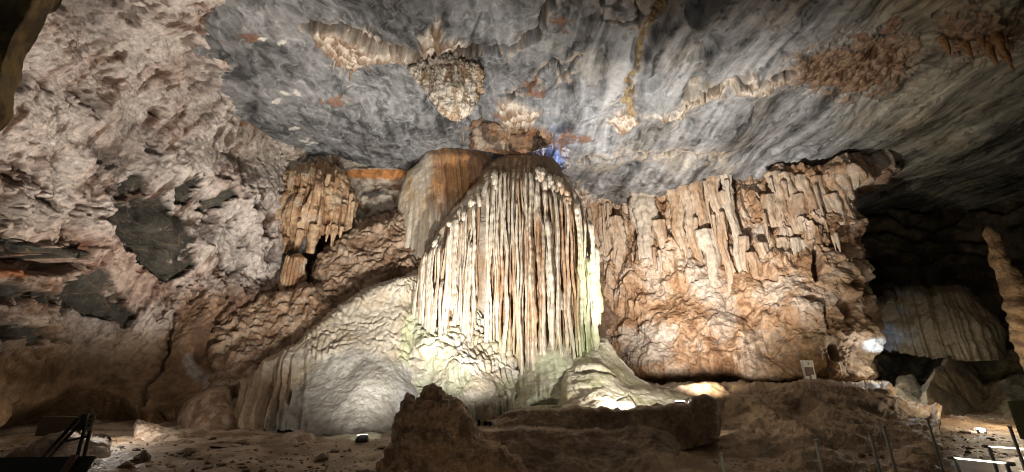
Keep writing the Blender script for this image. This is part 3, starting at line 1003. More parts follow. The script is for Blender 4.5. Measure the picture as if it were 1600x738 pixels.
APRON = mound("flowstone_apron", [(345, 655), (360, 630), (378, 605), (400, 582), (440, 545), (500, 505), (560, 462), (600, 440), (640, 423), (668, 418)],
              [(345, 672), (400, 678), (640, 682), (668, 682)],
              [(345, 660, 12.0), (400, 585, 13.0), (500, 508, 14.0), (600, 442, 14.8), (668, 418, 15.6), (650, 480, 14.9), (400, 670, 11.6), (500, 600, 12.4), (560, 675, 11.2), (655, 560, 14.0), (600, 560, 13.1), (640, 675, 12.0), (668, 675, 12.8), (560, 510, 13.7)],
              "wide pale fan of terraced flowstone with a smooth grey face", "flowstone", M_FLOW, apron_disp, apron_col, 330, 270, (10, 1.4), (8, 0.6), 1.0)


def taper_tube(pts, radii, nseg=12, ecc=1.0, ang=0.0, lump=0.10, seed=0.0, caps=True, corr=0.0, corrf=8.0, lobes=0, lobea=0.25):
    """tube along points with radii; returns ring grid (closed ends by shrinking)"""
    pts = np.asarray(pts, float); radii = np.asarray(radii, float)
    n = len(pts)
    th = np.linspace(0, 2 * math.pi, nseg, endpoint=False)
    ca, sa = math.cos(ang), math.sin(ang)
    cx = np.cos(th); cy = np.sin(th) * ecc
    ox = cx * ca - cy * sa; oy = cx * sa + cy * ca
    ring = np.stack([ox, oy, 0 * ox], -1)
    lob = np.ones((n, nseg))
    if lobes:
        tw = 0.5 * np.sin(pts[:, 2] * 0.9 + seed)
        lob = 1 - lobea * (1 - np.abs(np.sin(0.5 * lobes * (th[None] + 0.25 * tw[:, None]) + seed)))
    Q = pts[:, None] + ring[None] * (radii[:, None] * lob)[..., None]
    if lump:
        nz = fbm(Q, (3.0, 3.0, 1.6), 3, 0.6, seed)
        Q = Q + ring[None] * (radii[:, None] * lump * 2.2 * nz)[..., None]
    if corr:
        ph = pts[:, 2] * corrf + 1.5 * np.sin(pts[:, 2] * 1.3 + seed)
        Q = Q + ring[None] * (radii * corr * (np.abs(np.sin(ph)) - 0.5))[:, None, None]
    return Q


def add_tube(name, Q, colf, mat, parent=None, origin=None):
    nr, nc = Q.shape[:2]
    quads = grid_quads(nr, nc, True)
    if True:
        # outward check on the first middle quad
        m = nr // 2
        c = Q[m].mean(0)
        q = Q[m, 0]; e1 = Q[m, 1] - q; e2 = Q[m + 1, 0] - q
        if np.dot(np.cross(e1, e2), q - c) < 0:
            quads = quads[:, ::-1]
    u, v = proj(Q)
    C = colf(Q, u, v)
    ex = [list(range(nc)), list(range((nr - 1) * nc, nr * nc))[::-1]]
    return put(name, lambda w: make_mesh(name, w, quads, C, True, ex), Q, parent, origin, mat)


# ------------------------------------------------------------------ main column
COLX = float(P(795, 450, 15.8)[0])
CY = 15.9
LEFT_O = [(243, 800), (250, 778), (265, 760), (290, 742), (310, 726), (340, 702), (370, 678), (400, 664), (450, 657), (550, 650), (660, 645)]
RIGHT_O = [(243, 838), (255, 868), (285, 890), (320, 908), (345, 917), (400, 929), (470, 930), (520, 922), (560, 914), (660, 905)]


def column_colour(p, u, v, tint=0.0):
    n = fbm(p, (2.2, 2.2, 0.35), 4, 0.6, 3); n2 = noise(p, (1.1, 1.1, 0.25), 17)
    cream = np.array([0.60, 0.53, 0.435]); tan = np.array([0.50, 0.365, 0.245]); rust = np.array([0.38, 0.215, 0.115])
    C = lerp(cream, tan, ss(0.0, 0.55, n + 0.6 * n2 + tint))
    C = lerp(C, rust, ss(0.35, 0.8, n2 + 0.4 * n + tint) * 0.7)
    gm = np.clip(ss(890, 925, u) * ss(330, 420, v) * 0.8 + ss(480, 570, v) * 0.35 + ss(690, 660, u) * ss(430, 520, v) * 0.15, 0, 1)
    C = lerp(C, np.array([0.44, 0.50, 0.27]), gm * ss(-0.4, 0.3, n2 + 0.1 + 0.5 * noise(p, 1.5, 29)))
    return C


column = empty("flowstone_column", (COLX, CY, Zat(645, CY - 2)), "huge cream fluted flowstone column standing in the middle of the cave", "flowstone column")


def build_core():
    nr, nc = 190, 220
    v = np.interp(np.linspace(0, 1, nr), [0, 0.35, 1], [244, 300, 655])
    l = np.interp(v, [a for a, b in LEFT_O], [b for a, b in LEFT_O])
    r = np.interp(v, [a for a, b in RIGHT_O], [b for a, b in RIGHT_O])
    z = P(800, v, np.full_like(v, CY))[:, 2]
    xl = P(l, v, np.full_like(v, CY))[:, 0] + 0.06; xr = P(r, v, np.full_like(v, CY))[:, 0] - 0.06
    hw = (xr - xl) / 2; cx = (xr + xl) / 2
    th = np.linspace(0, 2 * math.pi, nc, endpoint=False)
    b = 1.68 * np.clip(hw / 3.3, 0, 1) ** 0.8
    Q = np.stack([cx[:, None] + hw[:, None] * np.cos(th)[None], CY + 0.25 + b[:, None] * (np.sign(np.sin(th)) * np.sqrt(np.maximum(0, 1 - np.abs(np.cos(th)) ** 5)))[None], np.broadcast_to(z[:, None], (nr, nc))], -1)
    rad = np.stack([np.cos(th), np.sin(th), 0 * th], -1)
    d = 0.16 * flutes(Q, 2.2, 4, 0.15, 1.0, 0.4) + 0.10 * fbm(Q, 1.5, 4, 0.55)
    uq, vq = proj(Q)
    for su in (753, 801, 837, 820):
        uc = 800 + (su - 800) * (vq + 1477) / 1927.0
        d = d - (0.55 if su != 820 else 0.35) * ss(7, 3, np.abs(uq - uc)) * ss(290, 320, vq) * ss(640, 600, vq)
    d = d * ss(0, 12, np.arange(nr))[:, None]
    Q = Q + rad[None] * d[..., None]
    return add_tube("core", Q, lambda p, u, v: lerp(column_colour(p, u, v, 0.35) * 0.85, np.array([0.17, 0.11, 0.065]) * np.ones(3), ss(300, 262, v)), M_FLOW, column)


build_core()
TOPV = [(650, 400), (656, 388), (672, 376), (690, 366), (696, 345), (706, 334), (730, 312), (752, 298), (764, 276), (785, 264), (800, 262), (842, 262), (852, 284), (872, 296), (895, 304), (914, 318), (928, 338), (936, 372), (942, 400)]
BOTV = [(650, 605), (700, 606), (745, 602), (765, 606), (790, 625), (815, 630), (830, 612), (870, 596), (900, 576), (915, 552), (928, 530), (936, 505), (942, 475)]


def flute(u0, top, bot, dep, rad, seed, tint=0.0, ecc=1.6, nseg=18, kind="flute", parent=None, corr=0.16, foot=0.0):
    y0 = CY - 1.2
    for _ in range(4):
        x0 = float(P(u0, 450, y0)[0])
        ph = np.clip((x0 - COLX) / 3.75, -1, 1)
        y0 = CY - (dep + (0.45 if u0 < 704 else 0.0)) * math.sqrt(max(0.12, 1 - abs(ph) ** 5)) - 0.1
    z1, z0 = Zat(top, y0), Zat(bot, y0)
    n = max(26, int((z1 - z0) * 17))
    t = np.linspace(0, 1, n)
    z = z1 + (z0 - z1) * t
    rs = np.random.default_rng(int(seed * 1000) + 5)
    w1, w2, p1, p2 = rs.uniform(0.02, 0.06), rs.uniform(0.01, 0.035), rs.uniform(0, 6), rs.uniform(0, 6)
    x = x0 + w1 * np.sin(z * 0.9 + p1) + w2 * np.sin(z * 2.6 + p2)
    y = y0 + 0.5 * w1 * np.sin(z * 1.1 + p2)
    r = rad * (0.85 + 0.35 * fbm(np.stack([0 * z + seed * 7.7, 0 * z, z], -1), (1, 1, 0.9), 3, 0.6))
    r = r * (0.80 + 0.30 * t)
    L = z1 - z0
    tip = np.clip((z1 - z) / min(0.22, L * .2), 0, 1)
    r = r * (0.25 + 0.75 * np.sqrt(np.maximum(0.0, 1 - (1 - tip) ** 2)))
    end = np.clip((z - z0) / min(0.5, L * .4), 0, 1)
    if foot:
        r = r * (1 + foot * (1 - np.clip((z - z0) / (0.28 * L), 0, 1)) ** 1.6)
    else:
        r = r * (0.18 + 0.82 * np.sqrt(np.maximum(0.0, 1 - (1 - end) ** 2)))
    # lean in towards the dome at the very top
    y = y + 0.35 * (1 - np.clip((z1 - z) / 0.5, 0, 1)) ** 2
    ang = -0.7 * ph
    Q = taper_tube(np.stack([x, y, z], -1), r, nseg, ecc, ang, 0.13, seed, corr=corr, corrf=rs.uniform(6, 12), lobes=rs.integers(3, 6), lobea=0.35)
    return add_tube(kind, Q, lambda p, u, v: column_colour(p, u, v, tint), M_FLUTE, parent or column)


k = 0
u = 654.0
SLOTS = lambda u: 745 < u < 759 or 796 < u < 805 or 833 < u < 839 or 816 < u < 821
while u < 939:                                   # inner row, set back
    if not SLOTS(u) or RNG.random() < 0.4:
        tv = np.interp(u, *zip(*TOPV)) + RNG.uniform(0, 14) + (RNG.uniform(20, 90) if RNG.random() < 0.2 else 0)
        bv = np.interp(u, *zip(*BOTV)) + RNG.uniform(-25, 12)
        flute(u, tv, bv, 1.55 + RNG.uniform(-0.10, 0.10), RNG.uniform(0.05, 0.085), k * 0.37 + 1, RNG.uniform(0.0, 0.6), 1.8)
    u += RNG.uniform(3.8, 6.0); k += 1
u = 652.0
while u < 938:                                   # outer row
    if not SLOTS(u):
        big = RNG.random() < 0.3
        tv = np.interp(u, *zip(*TOPV)) + RNG.uniform(-5, 8) + (RNG.uniform(30, 150) if RNG.random() < 0.22 else 0)
        bv = np.interp(u, *zip(*BOTV)) + RNG.uniform(-18, 16) - (RNG.uniform(40, 160) if RNG.random() < 0.12 else 0)
        long_ft = 0.9 if (760 < u < 830 and RNG.random() < 0.6) else 0.0
        flute(u, tv, bv, 1.80 + RNG.uniform(-0.20, 0.16), RNG.uniform(0.11, 0.15) if big else RNG.uniform(0.055, 0.10), k * 0.37 + 3,
              RNG.uniform(-0.45, 0.1) + (0.35 if 775 < u < 885 and RNG.random() < 0.45 else 0), RNG.uniform(1.6, 3.0), foot=long_ft)
    u += RNG.uniform(4.2, 8.0); k += 1
for q in range(34):                              # stubs on the shoulders of the dome
    if q < 20:
        u = RNG.uniform(842, 915); tv = np.interp(u, [842, 860, 880, 900, 915], [252, 258, 270, 292, 318]) + RNG.uniform(0, 16)
    else:
        u = RNG.uniform(662, 775); tv = np.interp(u, *zip(*TOPV)) + RNG.uniform(-12, 0)
    flute(u, tv, tv + RNG.uniform(14, 30), 1.62 if q < 20 else 1.8, RNG.uniform(0.10, 0.16), 50 + q * 0.41, -0.1, 1.3, 12, "stub")


def base_frill_disp(p, u, v):
    lip, t, fl = terrace(p, 2.6, 13, 61)
    smooth = ss(0.35, 0.75, ell(u, v, 755, 605, 34, 26))
    d = 0.22 * noise(p, 0.9) + (1 - smooth) * (0.11 * lip + 0.13 * fl * ss(0.95, 0.3, t)) + 0.06 * fbm(p, 2.6, 4, 0.55) + 0.08 * smooth
    return d


def base_col(p, u, v, d):
    n = fbm(p, 1.5, 4, 0.55, 3)
    C = lerp(np.array([0.58, 0.54, 0.46]), np.array([0.46, 0.40, 0.30]), ss(-0.2, 0.45, n))
    g = ss(-0.25, 0.3, noise(p, 0.9, 55) + 0.15 * n)
    C = lerp(C, np.array([0.46, 0.52, 0.34]), g * 0.5)
    C = lerp(C, np.array([0.36, 0.26, 0.16]), ss(640, 655, v) * 0.6)
    return C


mound("frilled_base", [(630, 575), (640, 520), (652, 482), (700, 484), (745, 492), (765, 512), (785, 542), (806, 578)],
      [(630, 660), (690, 676), (740, 655), (765, 662), (785, 650), (806, 630)],
      [(632, 570, 14.2), (650, 482, 14.8), (720, 486, 14.6), (660, 545, 13.55), (720, 552, 13.35), (770, 520, 14.5), (790, 565, 13.9), (790, 605, 13.0), (640, 660, 12.7), (700, 620, 12.4), (750, 600, 12.5), (750, 650, 12.3),
       (800, 630, 12.9), (700, 675, 12.0)],
      None, None, M_FLOW, base_frill_disp, base_col, 210, 210, None, (14, 0.8), 1.0, column)
for q in range(26):                              # drips under the frilled base
    uu = RNG.uniform(735, 800); vv = np.interp(uu, [735, 765, 785, 800], [640, 648, 640, 618])
    Yd = 12.3 + RNG.uniform(-0.3, 0.5)
    pt = P(uu, vv, Yd); L = RNG.uniform(0.25, 0.6)
    z = np.linspace(pt[2] + 0.2, pt[2] - L, 16); tt = np.linspace(0, 1, 16)
    Q = taper_tube(np.stack([0 * z + pt[0] + 0.03 * np.sin(z * 5 + q), 0 * z + pt[1], z], -1), RNG.uniform(0.06, 0.10) * (1 - 0.85 * tt ** 1.3), 9, 1.0, 0, 0.12, q)
    add_tube("drip", Q, lambda p, u, v: base_col(p, u, v, 0), M_FLOW, column)


def smooth_base_disp(p, u, v):
    d = 0.3 * noise(p, 0.8, 3) + 0.05 * flutes(p, 2.6, 9, 0.2, 1.0, 0.0) + 0.05 * fbm(p, 2.2, 5)
    d = d - 0.8 * ss(0.4, 0.8, ell(u + 5 * noise(p, 2), v + 5 * noise(p, 2, 5), 850, 630, 26, 9))
    return d


mound("base_bulge", [(796, 575), (815, 545), (840, 524), (870, 508), (900, 498), (925, 505)], [(796, 648), (925, 648)],
      [(796, 575, 14.4), (860, 515, 15.0), (925, 505, 15.8), (800, 612, 13.2), (860, 562, 13.75), (925, 548, 14.6), (800, 648, 12.5), (860, 610, 12.7), (920, 610, 13.0), (920, 648, 12.4)],
      None, None, M_FLOW, smooth_base_disp, lambda p, u, v, d: lerp(base_col(p, u, v, d), np.array([0.42, 0.45, 0.30]), 0.4 * ss(-0.3, 0.3, noise(p, 1, 7))), 140, 130, None, (10, 0.6), 1.0, column)


def ramp_disp(p, u, v):
    wu = u + 6 * noise(p, 1.2, 2); wv = v + 4 * noise(p, 1.2, 5)
    d = 0.25 * noise(p, 0.7, 13) + 0.07 * fbm(p, 1.8, 5, 0.55)
    d1, d2, wid = worley(p, (0.8, 0.8, 0.8), 5)
    d = d + 0.12 * (wid - 0.5) * ss(0, .2, d2 - d1)
    d = d - 0.35 * ss(4, 1, line_d(wu, wv, [(905, 580), (930, 577), (962, 585)])) - 0.2 * ss(3, 1, line_d(wu, wv, [(966, 622), (985, 612), (1000, 628)]))
    return d


def ramp_col(p, u, v, d):
    n = fbm(p, 1.2, 4, 0.55, 3)
    C = lerp(np.array([0.60, 0.55, 0.43]), np.array([0.46, 0.44, 0.28]), ss(-0.2, 0.4, n))
    C = lerp(C, np.array([0.36, 0.27, 0.18]), ss(0.2, 0.5, noise(p, 1.0, 19)) * 0.4)
    return C


mound("flowstone_ramp", [(880, 560), (900, 538), (930, 531), (945, 533), (965, 562), (990, 590), (1020, 606), (1060, 616), (1090, 619), (1112, 626)],
      [(880, 655), (1000, 655), (1112, 650)],
      [(890, 545, 14.6), (940, 535, 14.8), (990, 590, 14.0), (1050, 615, 12.8), (1110, 625, 11.8), (890, 650, 11.2), (950, 600, 12.6), (1000, 645, 10.8), (1110, 650, 10.4)],
      "bright cream flowstone ramp sloping down from the column's right foot", "flowstone", M_FLOW, ramp_disp, ramp_col, 210, 120, (7, 0.8), (8, 0.5), 0.8)

# ------------------------------------------------------------------ dome behind the column
def dome_disp(p, u, v):
    f = flutes(p, 2.6, 31, 0.12)
    right = ss(660, 690, u) * ss(245, 262, v)
    rag = ss(300, 380, v)
    return 0.2 * noise(p, (0.7, 0.7, 0.3), 3) + (0.05 + 0.12 * right + 0.08 * rag) * f + 0.03 * fbm(p, 2.5, 4) + 0.22 * ss(262, 245, v) * ss(650, 670, u)


def dome_col(p, u, v, d):
    n = fbm(p, (2.4, 2.4, 0.3), 4, 0.55, 3); n2 = noise(p, (0.8, 0.8, 0.25), 7)
    C = lerp(np.array([0.64, 0.56, 0.45]), np.array([0.55, 0.37, 0.20]), ss(-0.1, 0.5, n + 0.7 * n2))
    C = lerp(C, np.array([0.42, 0.20, 0.075]) * (1 + 0.4 * n)[..., None], ss(662, 680, u + 8 * n2) * ss(350, 290, v + 30 * n) * 0.85)
    C = lerp(C, np.array([0.58, 0.52, 0.43]), ss(300, 380, v + 40 * n) * 0.8)
    return C


mound("flowstone_dome", [(620, 330), (626, 300), (640, 268), (655, 250), (675, 236), (700, 230), (730, 232), (765, 245), (790, 270)],
      [(620, 392), (632, 408), (660, 425), (700, 440), (790, 440)],
      [(620, 330, 17.3), (650, 260, 17.5), (700, 235, 17.4), (790, 260, 18), (625, 400, 16.9), (680, 330, 16.5), (700, 430, 16.4), (790, 430, 17.2)],
      "smooth orange and cream dome of flowstone behind the column's left shoulder", "flowstone", M_FLUTE, dome_disp, dome_col, 190, 220, (20, 1.3), (24, 1.3), 1.6)

# ------------------------------------------------------------------ tan drapery at the left back
def tan_col(p, u, v, d=0):
    n = fbm(p, (2.0, 2.0, 0.7), 4, 0.6, 3)
    C = lerp(np.array([0.56, 0.40, 0.255]), np.array([0.34, 0.20, 0.11]), ss(-0.25, 0.4, n))
    return lerp(C, np.array([0.58, 0.50, 0.40]), ss(0.2, 0.6, noise(p, 1.1, 9)) * 0.6)


def tan_disp(p, u, v):
    e1, e2, eid = worley(p, (1.6, 1.6, 0.9), 4)
    d = 0.25 * noise(p, 0.8) + 0.24 * flutes(p, 2.6, 7, 0.3) + 0.22 * (0.5 - e1) + 0.08 * fbm(p, 2.5, 4)
    for cu, cv, ru, rv in ((468, 292, 14, 4), (510, 345, 8, 10), (535, 330, 6, 6), (440, 285, 10, 4)):
        d = d - 0.3 * ss(0.4, 0.8, ell(u, v, cu, cv, ru, rv))
    return d


drap = mound("stalactite_drapery", [(422, 312), (430, 285), (445, 272), (470, 260), (500, 258), (525, 264), (542, 285), (556, 318)],
             [(422, 372), (430, 392), (450, 398), (468, 378), (500, 368), (530, 366), (548, 358), (556, 340)],
             [(422, 320, 17.7), (470, 262, 17.3), (530, 270, 17.5), (556, 320, 17.8), (440, 370, 17.0), (490, 310, 16.3), (540, 350, 17.0), (500, 362, 16.6)],
             "tan lump of clustered stalactites hanging high on the left back wall", "stalactites", M_BROWN, tan_disp, tan_col, 170, 150, (10, 0.8), (14, 0.9), 0.9)


def hang(parent, u, v0, v1, Y, r, colf, mat, name="stalactite", tipk=0.9, seed=0.0, ecc=1.0, flare=0.0, corr=0.12, nseg=11, pw=1.2, sway=0.03, lobes=0):
    z1, z0 = Zat(v0, Y), Zat(v1, Y)
    n = max(14, int((z1 - z0) * 14))
    t = np.linspace(0, 1, n)
    z = z1 + (z0 - z1) * t
    x0 = float(P(u, (v0 + v1) / 2, Y)[0])
    rr = r * (1 - tipk * t ** pw) * (1 + flare * (1 - t) ** 2)
    Q = taper_tube(np.stack([x0 + sway * np.sin(z * 2.1 + seed), 0 * z + Y, z], -1), rr, nseg, ecc, 0, 0.14, seed, corr=corr, corrf=7, lobes=lobes)
    return add_tube(name, Q, lambda p, uu, vv: colf(p, uu, vv), mat, parent)


for q in range(34):
    uu = RNG.uniform(427, 552)
    v0 = RNG.uniform(268, 330) if 445 < uu < 535 else RNG.uniform(295, 325)
    hang(drap, uu, v0, v0 + RNG.uniform(22, 62), 16.4 + 0.012 * abs(uu - 490) + RNG.uniform(-0.05, 0.25), RNG.uniform(0.08, 0.15), tan_col, M_BROWN, seed=q * 0.7, tipk=0.75)
hang(drap, 489, 352, 396, 16.4, 0.23, tan_col, M_BROWN, tipk=0.25, seed=3, pw=2)
hang(drap, 466, 360, 392, 16.5, 0.17, tan_col, M_BROWN, tipk=0.5, seed=5, pw=2)
for uu, v0, v1, r in ((520, 352, 385, 0.16), (532, 355, 372, 0.12), (512, 355, 378, 0.13), (445, 372, 392, 0.14)):
    hang(drap, uu, v0, v1, 16.7, r, tan_col, M_BROWN, tipk=0.8, seed=uu)
st = empty("stalagmite", P(458, 450, 16.0), "stumpy tan stalagmite below the drapery beside the dark gap", "stalagmite")
zt, zb = Zat(396, 16.0), Zat(458, 16.0)
zz = np.linspace(zt, zb, 40)
Q = taper_tube(np.stack([0 * zz + P(459, 430, 16.0)[0] - 0.004 * 0, 0 * zz + 16.0, zz], -1), 0.42 * np.clip(np.sqrt(np.maximum(0, 1 - (1 - np.clip((zt - zz) / 0.4, 0, 1)) ** 2)), 0.1, 1) * (0.85 + 0.15 * (zt - zz) / (zt - zb)), 30, 0.9, 0, 0.2, 4, corr=0.1, corrf=6)
add_tube("shaft", Q, tan_col, M_BROWN, st)
for q in range(9):
    a = -math.pi * (0.05 + 0.9 * q / 8)
    px, py = P(459, 430, 16.0)[0] + 0.38 * math.cos(a), 16.0 + 0.38 * math.sin(a)
    zq = np.linspace(zt - 0.15 - RNG.uniform(0, .2), zb + 0.1, 18)
    add_tube("flute", taper_tube(np.stack([0 * zq + px, 0 * zq + py, zq], -1), 0.09 * (1 - 0.5 * np.linspace(-1, 1, 18) ** 2), 8, 1, 0, 0.15, q), tan_col, M_BROWN, st)


# ------------------------------------------------------------------ hanging chandelier on the ceiling
def pale_col(p, u, v, d=0):
    n = fbm(p, (3, 3, 1.2), 4, 0.6, 3)
    C = lerp(np.array([0.66, 0.59, 0.50]), np.array([0.42, 0.30, 0.20]), ss(-0.1, 0.5, n))
    return lerp(C, np.array([0.52, 0.33, 0.17]), ss(738, 750, u) * 0.6)


def chand_disp(p, u, v):
    return 0.12 * noise(p, 1.2) + 0.12 * fbm(p, 2.8, 4, 0.6) + 0.10 * flutes(p, 4.0, 17, 0.3)


chand = mound("stalactite_chandelier", [(640, 108), (660, 92), (690, 88), (725, 92), (745, 104), (752, 125)],
              [(640, 114), (655, 134), (672, 152), (690, 180), (705, 189), (718, 190), (736, 178), (752, 148)],
              [(640, 110, 11.2), (690, 90, 11.0), (750, 110, 11.2), (700, 135, 10.7), (715, 185, 11.3), (660, 135, 11.2), (750, 145, 11.4)],
              "pale rounded stalactite cluster hanging from the grey ceiling above the dome", "stalactites", M_CRUST, chand_disp, pale_col, 130, 120, (8, 0.4), (10, 0.5), 0.9)
for q in range(44):
    uu = RNG.uniform(648, 728)
    v0 = RNG.uniform(100, 122)
    v1 = v0 + RNG.uniform(14, 38) * (1 if uu > 672 else 0.6)
    hang(chand, uu, v0, v1, 10.62 + abs(uu - 700) * 0.008 + RNG.uniform(0, 0.2), RNG.uniform(0.03, 0.05), pale_col, M_CRUST, seed=q * 0.3, tipk=0.85, nseg=8, corr=0.0)


# small stalactites on the ceiling's crusts
def ceil_stal(n, u0, u1, vf, Yf, L, r, colf, mat):
    for q in range(n):
        uu = RNG.uniform(u0, u1); v0 = vf(uu) + RNG.uniform(-6, 6)
        yc = -(v0 - 369) / F
        Y = (ZC - 0.15 - CAM[2]) * (CP - SP * yc) / (SP + CP * yc)
        pt = P(uu, v0, Y)
        ln = RNG.uniform(*L)
        z = np.linspace(pt[2] + 0.35, pt[2] - ln, 16); t = np.linspace(0, 1, 16)
        rr = RNG.uniform(*r) * (1 - 0.88 * t ** 1.1)
        Q = taper_tube(np.stack([pt[0] + 0.03 * np.sin(4 * z + q), 0 * z + pt[1], z], -1), rr, 9, 1, 0, 0.16, q * 0.31)
        add_tube("stalactite", Q, colf, mat, CEILING)


dark_tan = lambda p, u, v: pale_col(p, u, v) * np.array([0.5, 0.37, 0.26])
ceil_stal(9, 515, 585, lambda u: np.interp(u, [505, 545, 590], [90, 118, 104]), None, (0.05, 0.2), (0.03, 0.06), pale_col, M_CRUST)
ceil_stal(9, 1470, 1590, lambda u: RNG.uniform(60, 90), None, (0.2, 0.9), (0.10, 0.20), dark_tan, M_CRUST)


# broken brown rock wedged between the dome, the column and the ceiling
def wedge_disp(p, u, v):
    d1, d2, wid = worley(p + 0.3 * np.stack([noise(p, 1.2, 1), noise(p, 1.2, 2), noise(p, 1.2, 3)], -1), (1.3, 1.3, 1.3), 3)
    return 0.25 * noise(p, 0.9) + 0.35 * (wid - 0.5) * ss(0, 0.15, d2 - d1) + 0.10 * fbm(p, 3, 4)


def wedge_col(p, u, v, d=0):
    n = fbm(p, 1.6, 4, 0.6, 3)
    C = lerp(np.array([0.24, 0.15, 0.09]), np.array([0.10, 0.065, 0.045]), ss(-0.25, 0.3, n))
    C = lerp(C, np.array([0.42, 0.34, 0.27]), ss(0.1, 0.45, noise(p, 1.4, 9)) * 0.7)
    return lerp(C, np.array([0.34, 0.15, 0.07]), ss(0.15, 0.45, noise(p, 1.1, 19)) * 0.6)


mound("hanging_rock", [(735, 190), (760, 176), (790, 168), (815, 180), (840, 186), (862, 205)], [(735, 232), (760, 238), (800, 244), (830, 238), (862, 224)],
      [(735, 210, 15.6), (800, 175, 15.3), (862, 210, 15.8), (800, 240, 15.7), (760, 205, 15.0), (830, 210, 15.0)],
      "jagged rusty brown rock wedged under the ceiling above the column's crown", "rock", M_BROWN, wedge_disp, wedge_col, 110, 80, (9, 0.7), (9, 0.6), 1.2)
mound("hanging_rock", [(866, 236), (872, 226), (885, 224), (892, 240)], [(866, 250), (878, 268), (892, 262)],
      [(866, 240, 16.9), (880, 226, 16.9), (892, 250, 16.9), (878, 265, 16.8)],
      "small pitted pale rock glowing lilac beside the blue light behind the crown", "rock", M_CRUST, wedge_disp, lambda p, u, v, d=0: np.ones(p.shape) * np.array([0.5, 0.46, 0.46]), 40, 40, (5, 0.4), (5, 0.4), 0.5)


# ------------------------------------------------------------------ draperies on the right wall
def rw_col(p, u, v, d=0):
    n = fbm(p, (1.8, 1.8, 0.4), 4, 0.6, 3)
    C = lerp(np.array([0.54, 0.43, 0.325]), np.array([0.44, 0.30, 0.195]), ss(-0.2, 0.45, n))
    return C


def rw_white(p, u, v, d=0):
    return lerp(rw_col(p, u, v), np.array([0.58, 0.54, 0.47]), 0.6)


def rwY(u):
    return np.interp(u, [925, 985, 1040, 1130, 1210, 1300, 1370], [24.3, 23.2, 21.6, 19.4, 18.4, 17.2, 17.2])


RW = [  # u, top v, bottom v, radius m, colour, tip
    (1015, 335, 478, 0.75, rw_white, 0.85), (998, 338, 395, 0.5, rw_white, 0.7), (968, 340, 470, 0.55, rw_col, 0.6), (945, 340, 420, 0.5, rw_col, 0.5), (930, 342, 470, 0.4, rw_col, 0.5),
    (1038, 345, 440, 0.42, rw_col, 0.8), (1062, 352, 430, 0.45, rw_col, 0.8), (1085, 355, 470, 0.4, rw_col, 0.7), (1112, 360, 450, 0.55, rw_white, 0.7), (1098, 352, 420, 0.4, rw_col, 0.7),
    (1132, 350, 500, 0.35, rw_col, 0.7), (1140, 300, 352, 0.4, rw_col, 0.6), (1148, 345, 460, 0.3, rw_white, 0.8), (1165, 370, 440, 0.3, rw_col, 0.8),
    (1205, 305, 355, 0.42, rw_col, 0.55), (1220, 302, 362, 0.45, rw_col, 0.5), (1238, 303, 366, 0.42, rw_col, 0.6), (1252, 305, 362, 0.40, rw_col, 0.45), (1268, 306, 368, 0.38, rw_col, 0.6),
    (1290, 312, 360, 0.3, rw_col, 0.6), (1308, 305, 352, 0.35, rw_col, 0.6), (1320, 308, 350, 0.3, rw_col, 0.5), (1225, 372, 430, 0.28, rw_col, 0.85), (1245, 372, 425, 0.25, rw_white, 0.85), (1262, 375, 420, 0.25, rw_white, 0.85),
    (1195, 380, 440, 0.3, rw_col, 0.8), (1180, 395, 470, 0.3, rw_col, 0.8), (955, 425, 500, 0.5, rw_col, 0.7), (985, 470, 520, 0.45, rw_white, 0.8), (1050, 440, 520, 0.4, rw_col, 0.8),
]
RTOP = ([922, 985, 1040, 1130, 1210, 1260, 1330], [336, 330, 322, 296, 296, 300, 305])
for q, (uu, v0, v1, r, cf, tk) in enumerate(RW):
    if q % 3 != 2 and v0 < 365:
        v0 = min(v0, float(np.interp(uu, *RTOP)) - 26)
    hang(RIGHT_WALL, uu, v0, v1, float(rwY(uu)) + 0.42, r * 0.95, cf, M_FLUTE, "drapery", tk * 0.8, q * 0.77, 0.7, 0.12, 0.05, 30, 1.7, 0.10, lobes=5 + q % 4)
for q in range(20):
    uu = RNG.uniform(922, 1330)
    tv = np.interp(uu, *RTOP) + RNG.choice([-20, -20, 30, 60]) + RNG.uniform(0, 8)
    hang(RIGHT_WALL, uu, tv, tv + RNG.uniform(20, 80), float(rwY(uu)) + RNG.uniform(-0.15, 0.15), RNG.uniform(0.07, 0.17), rw_col if RNG.random() < 0.6 else rw_white, M_FLUTE, "stalactite", 0.8, q * 0.53, 0.8, lobes=4)


# ------------------------------------------------------------------ foreground: boulder, retaining wall
def front_col(p, u, v, d=0):
    n = fbm(p, 2.6, 4, 0.6, 3)
    return lerp(np.array([0.42, 0.275, 0.16]), np.array([0.21, 0.13, 0.075]), ss(-0.25, 0.35, n))


def boulder_disp(p, u, v):
    d1, d2, wid = worley(p + 0.12 * np.stack([noise(p, 3, 1), noise(p, 3, 2), noise(p, 3, 3)], -1), 2.6, 3)
    return 0.10 * noise(p, 1.6) + 0.16 * (0.5 - d1) + 0.06 * fbm(p, 5, 4, 0.6) + 0.05 * (wid - 0.5) + 0.035 * ridged(p, 3.2, 4, 0.6) + 0.012 * fbm(p, 16, 3)


mound("boulder", [(588, 742), (606, 700), (622, 668), (630, 640), (636, 614), (642, 615), (649, 634), (658, 622), (670, 610), (684, 609), (698, 619), (712, 628), (724, 648), (745, 672), (790, 704), (830, 742)],
      [(585, 790), (680, 800), (830, 790)],
      [(585, 740, 6.9), (632, 610, 7.6), (680, 600, 7.7), (740, 650, 7.5), (830, 740, 7.2), (680, 660, 7.1), (680, 730, 6.6), (680, 800, 6.0), (620, 700, 7.0), (590, 790, 6.2), (830, 790, 6.6)],
      "dark rugged brown boulder with a small spike standing in front of the column", "boulder", M_NEAR, boulder_disp, front_col, 260, 240, (14, 0.45), (16, 0.4), 0.8)


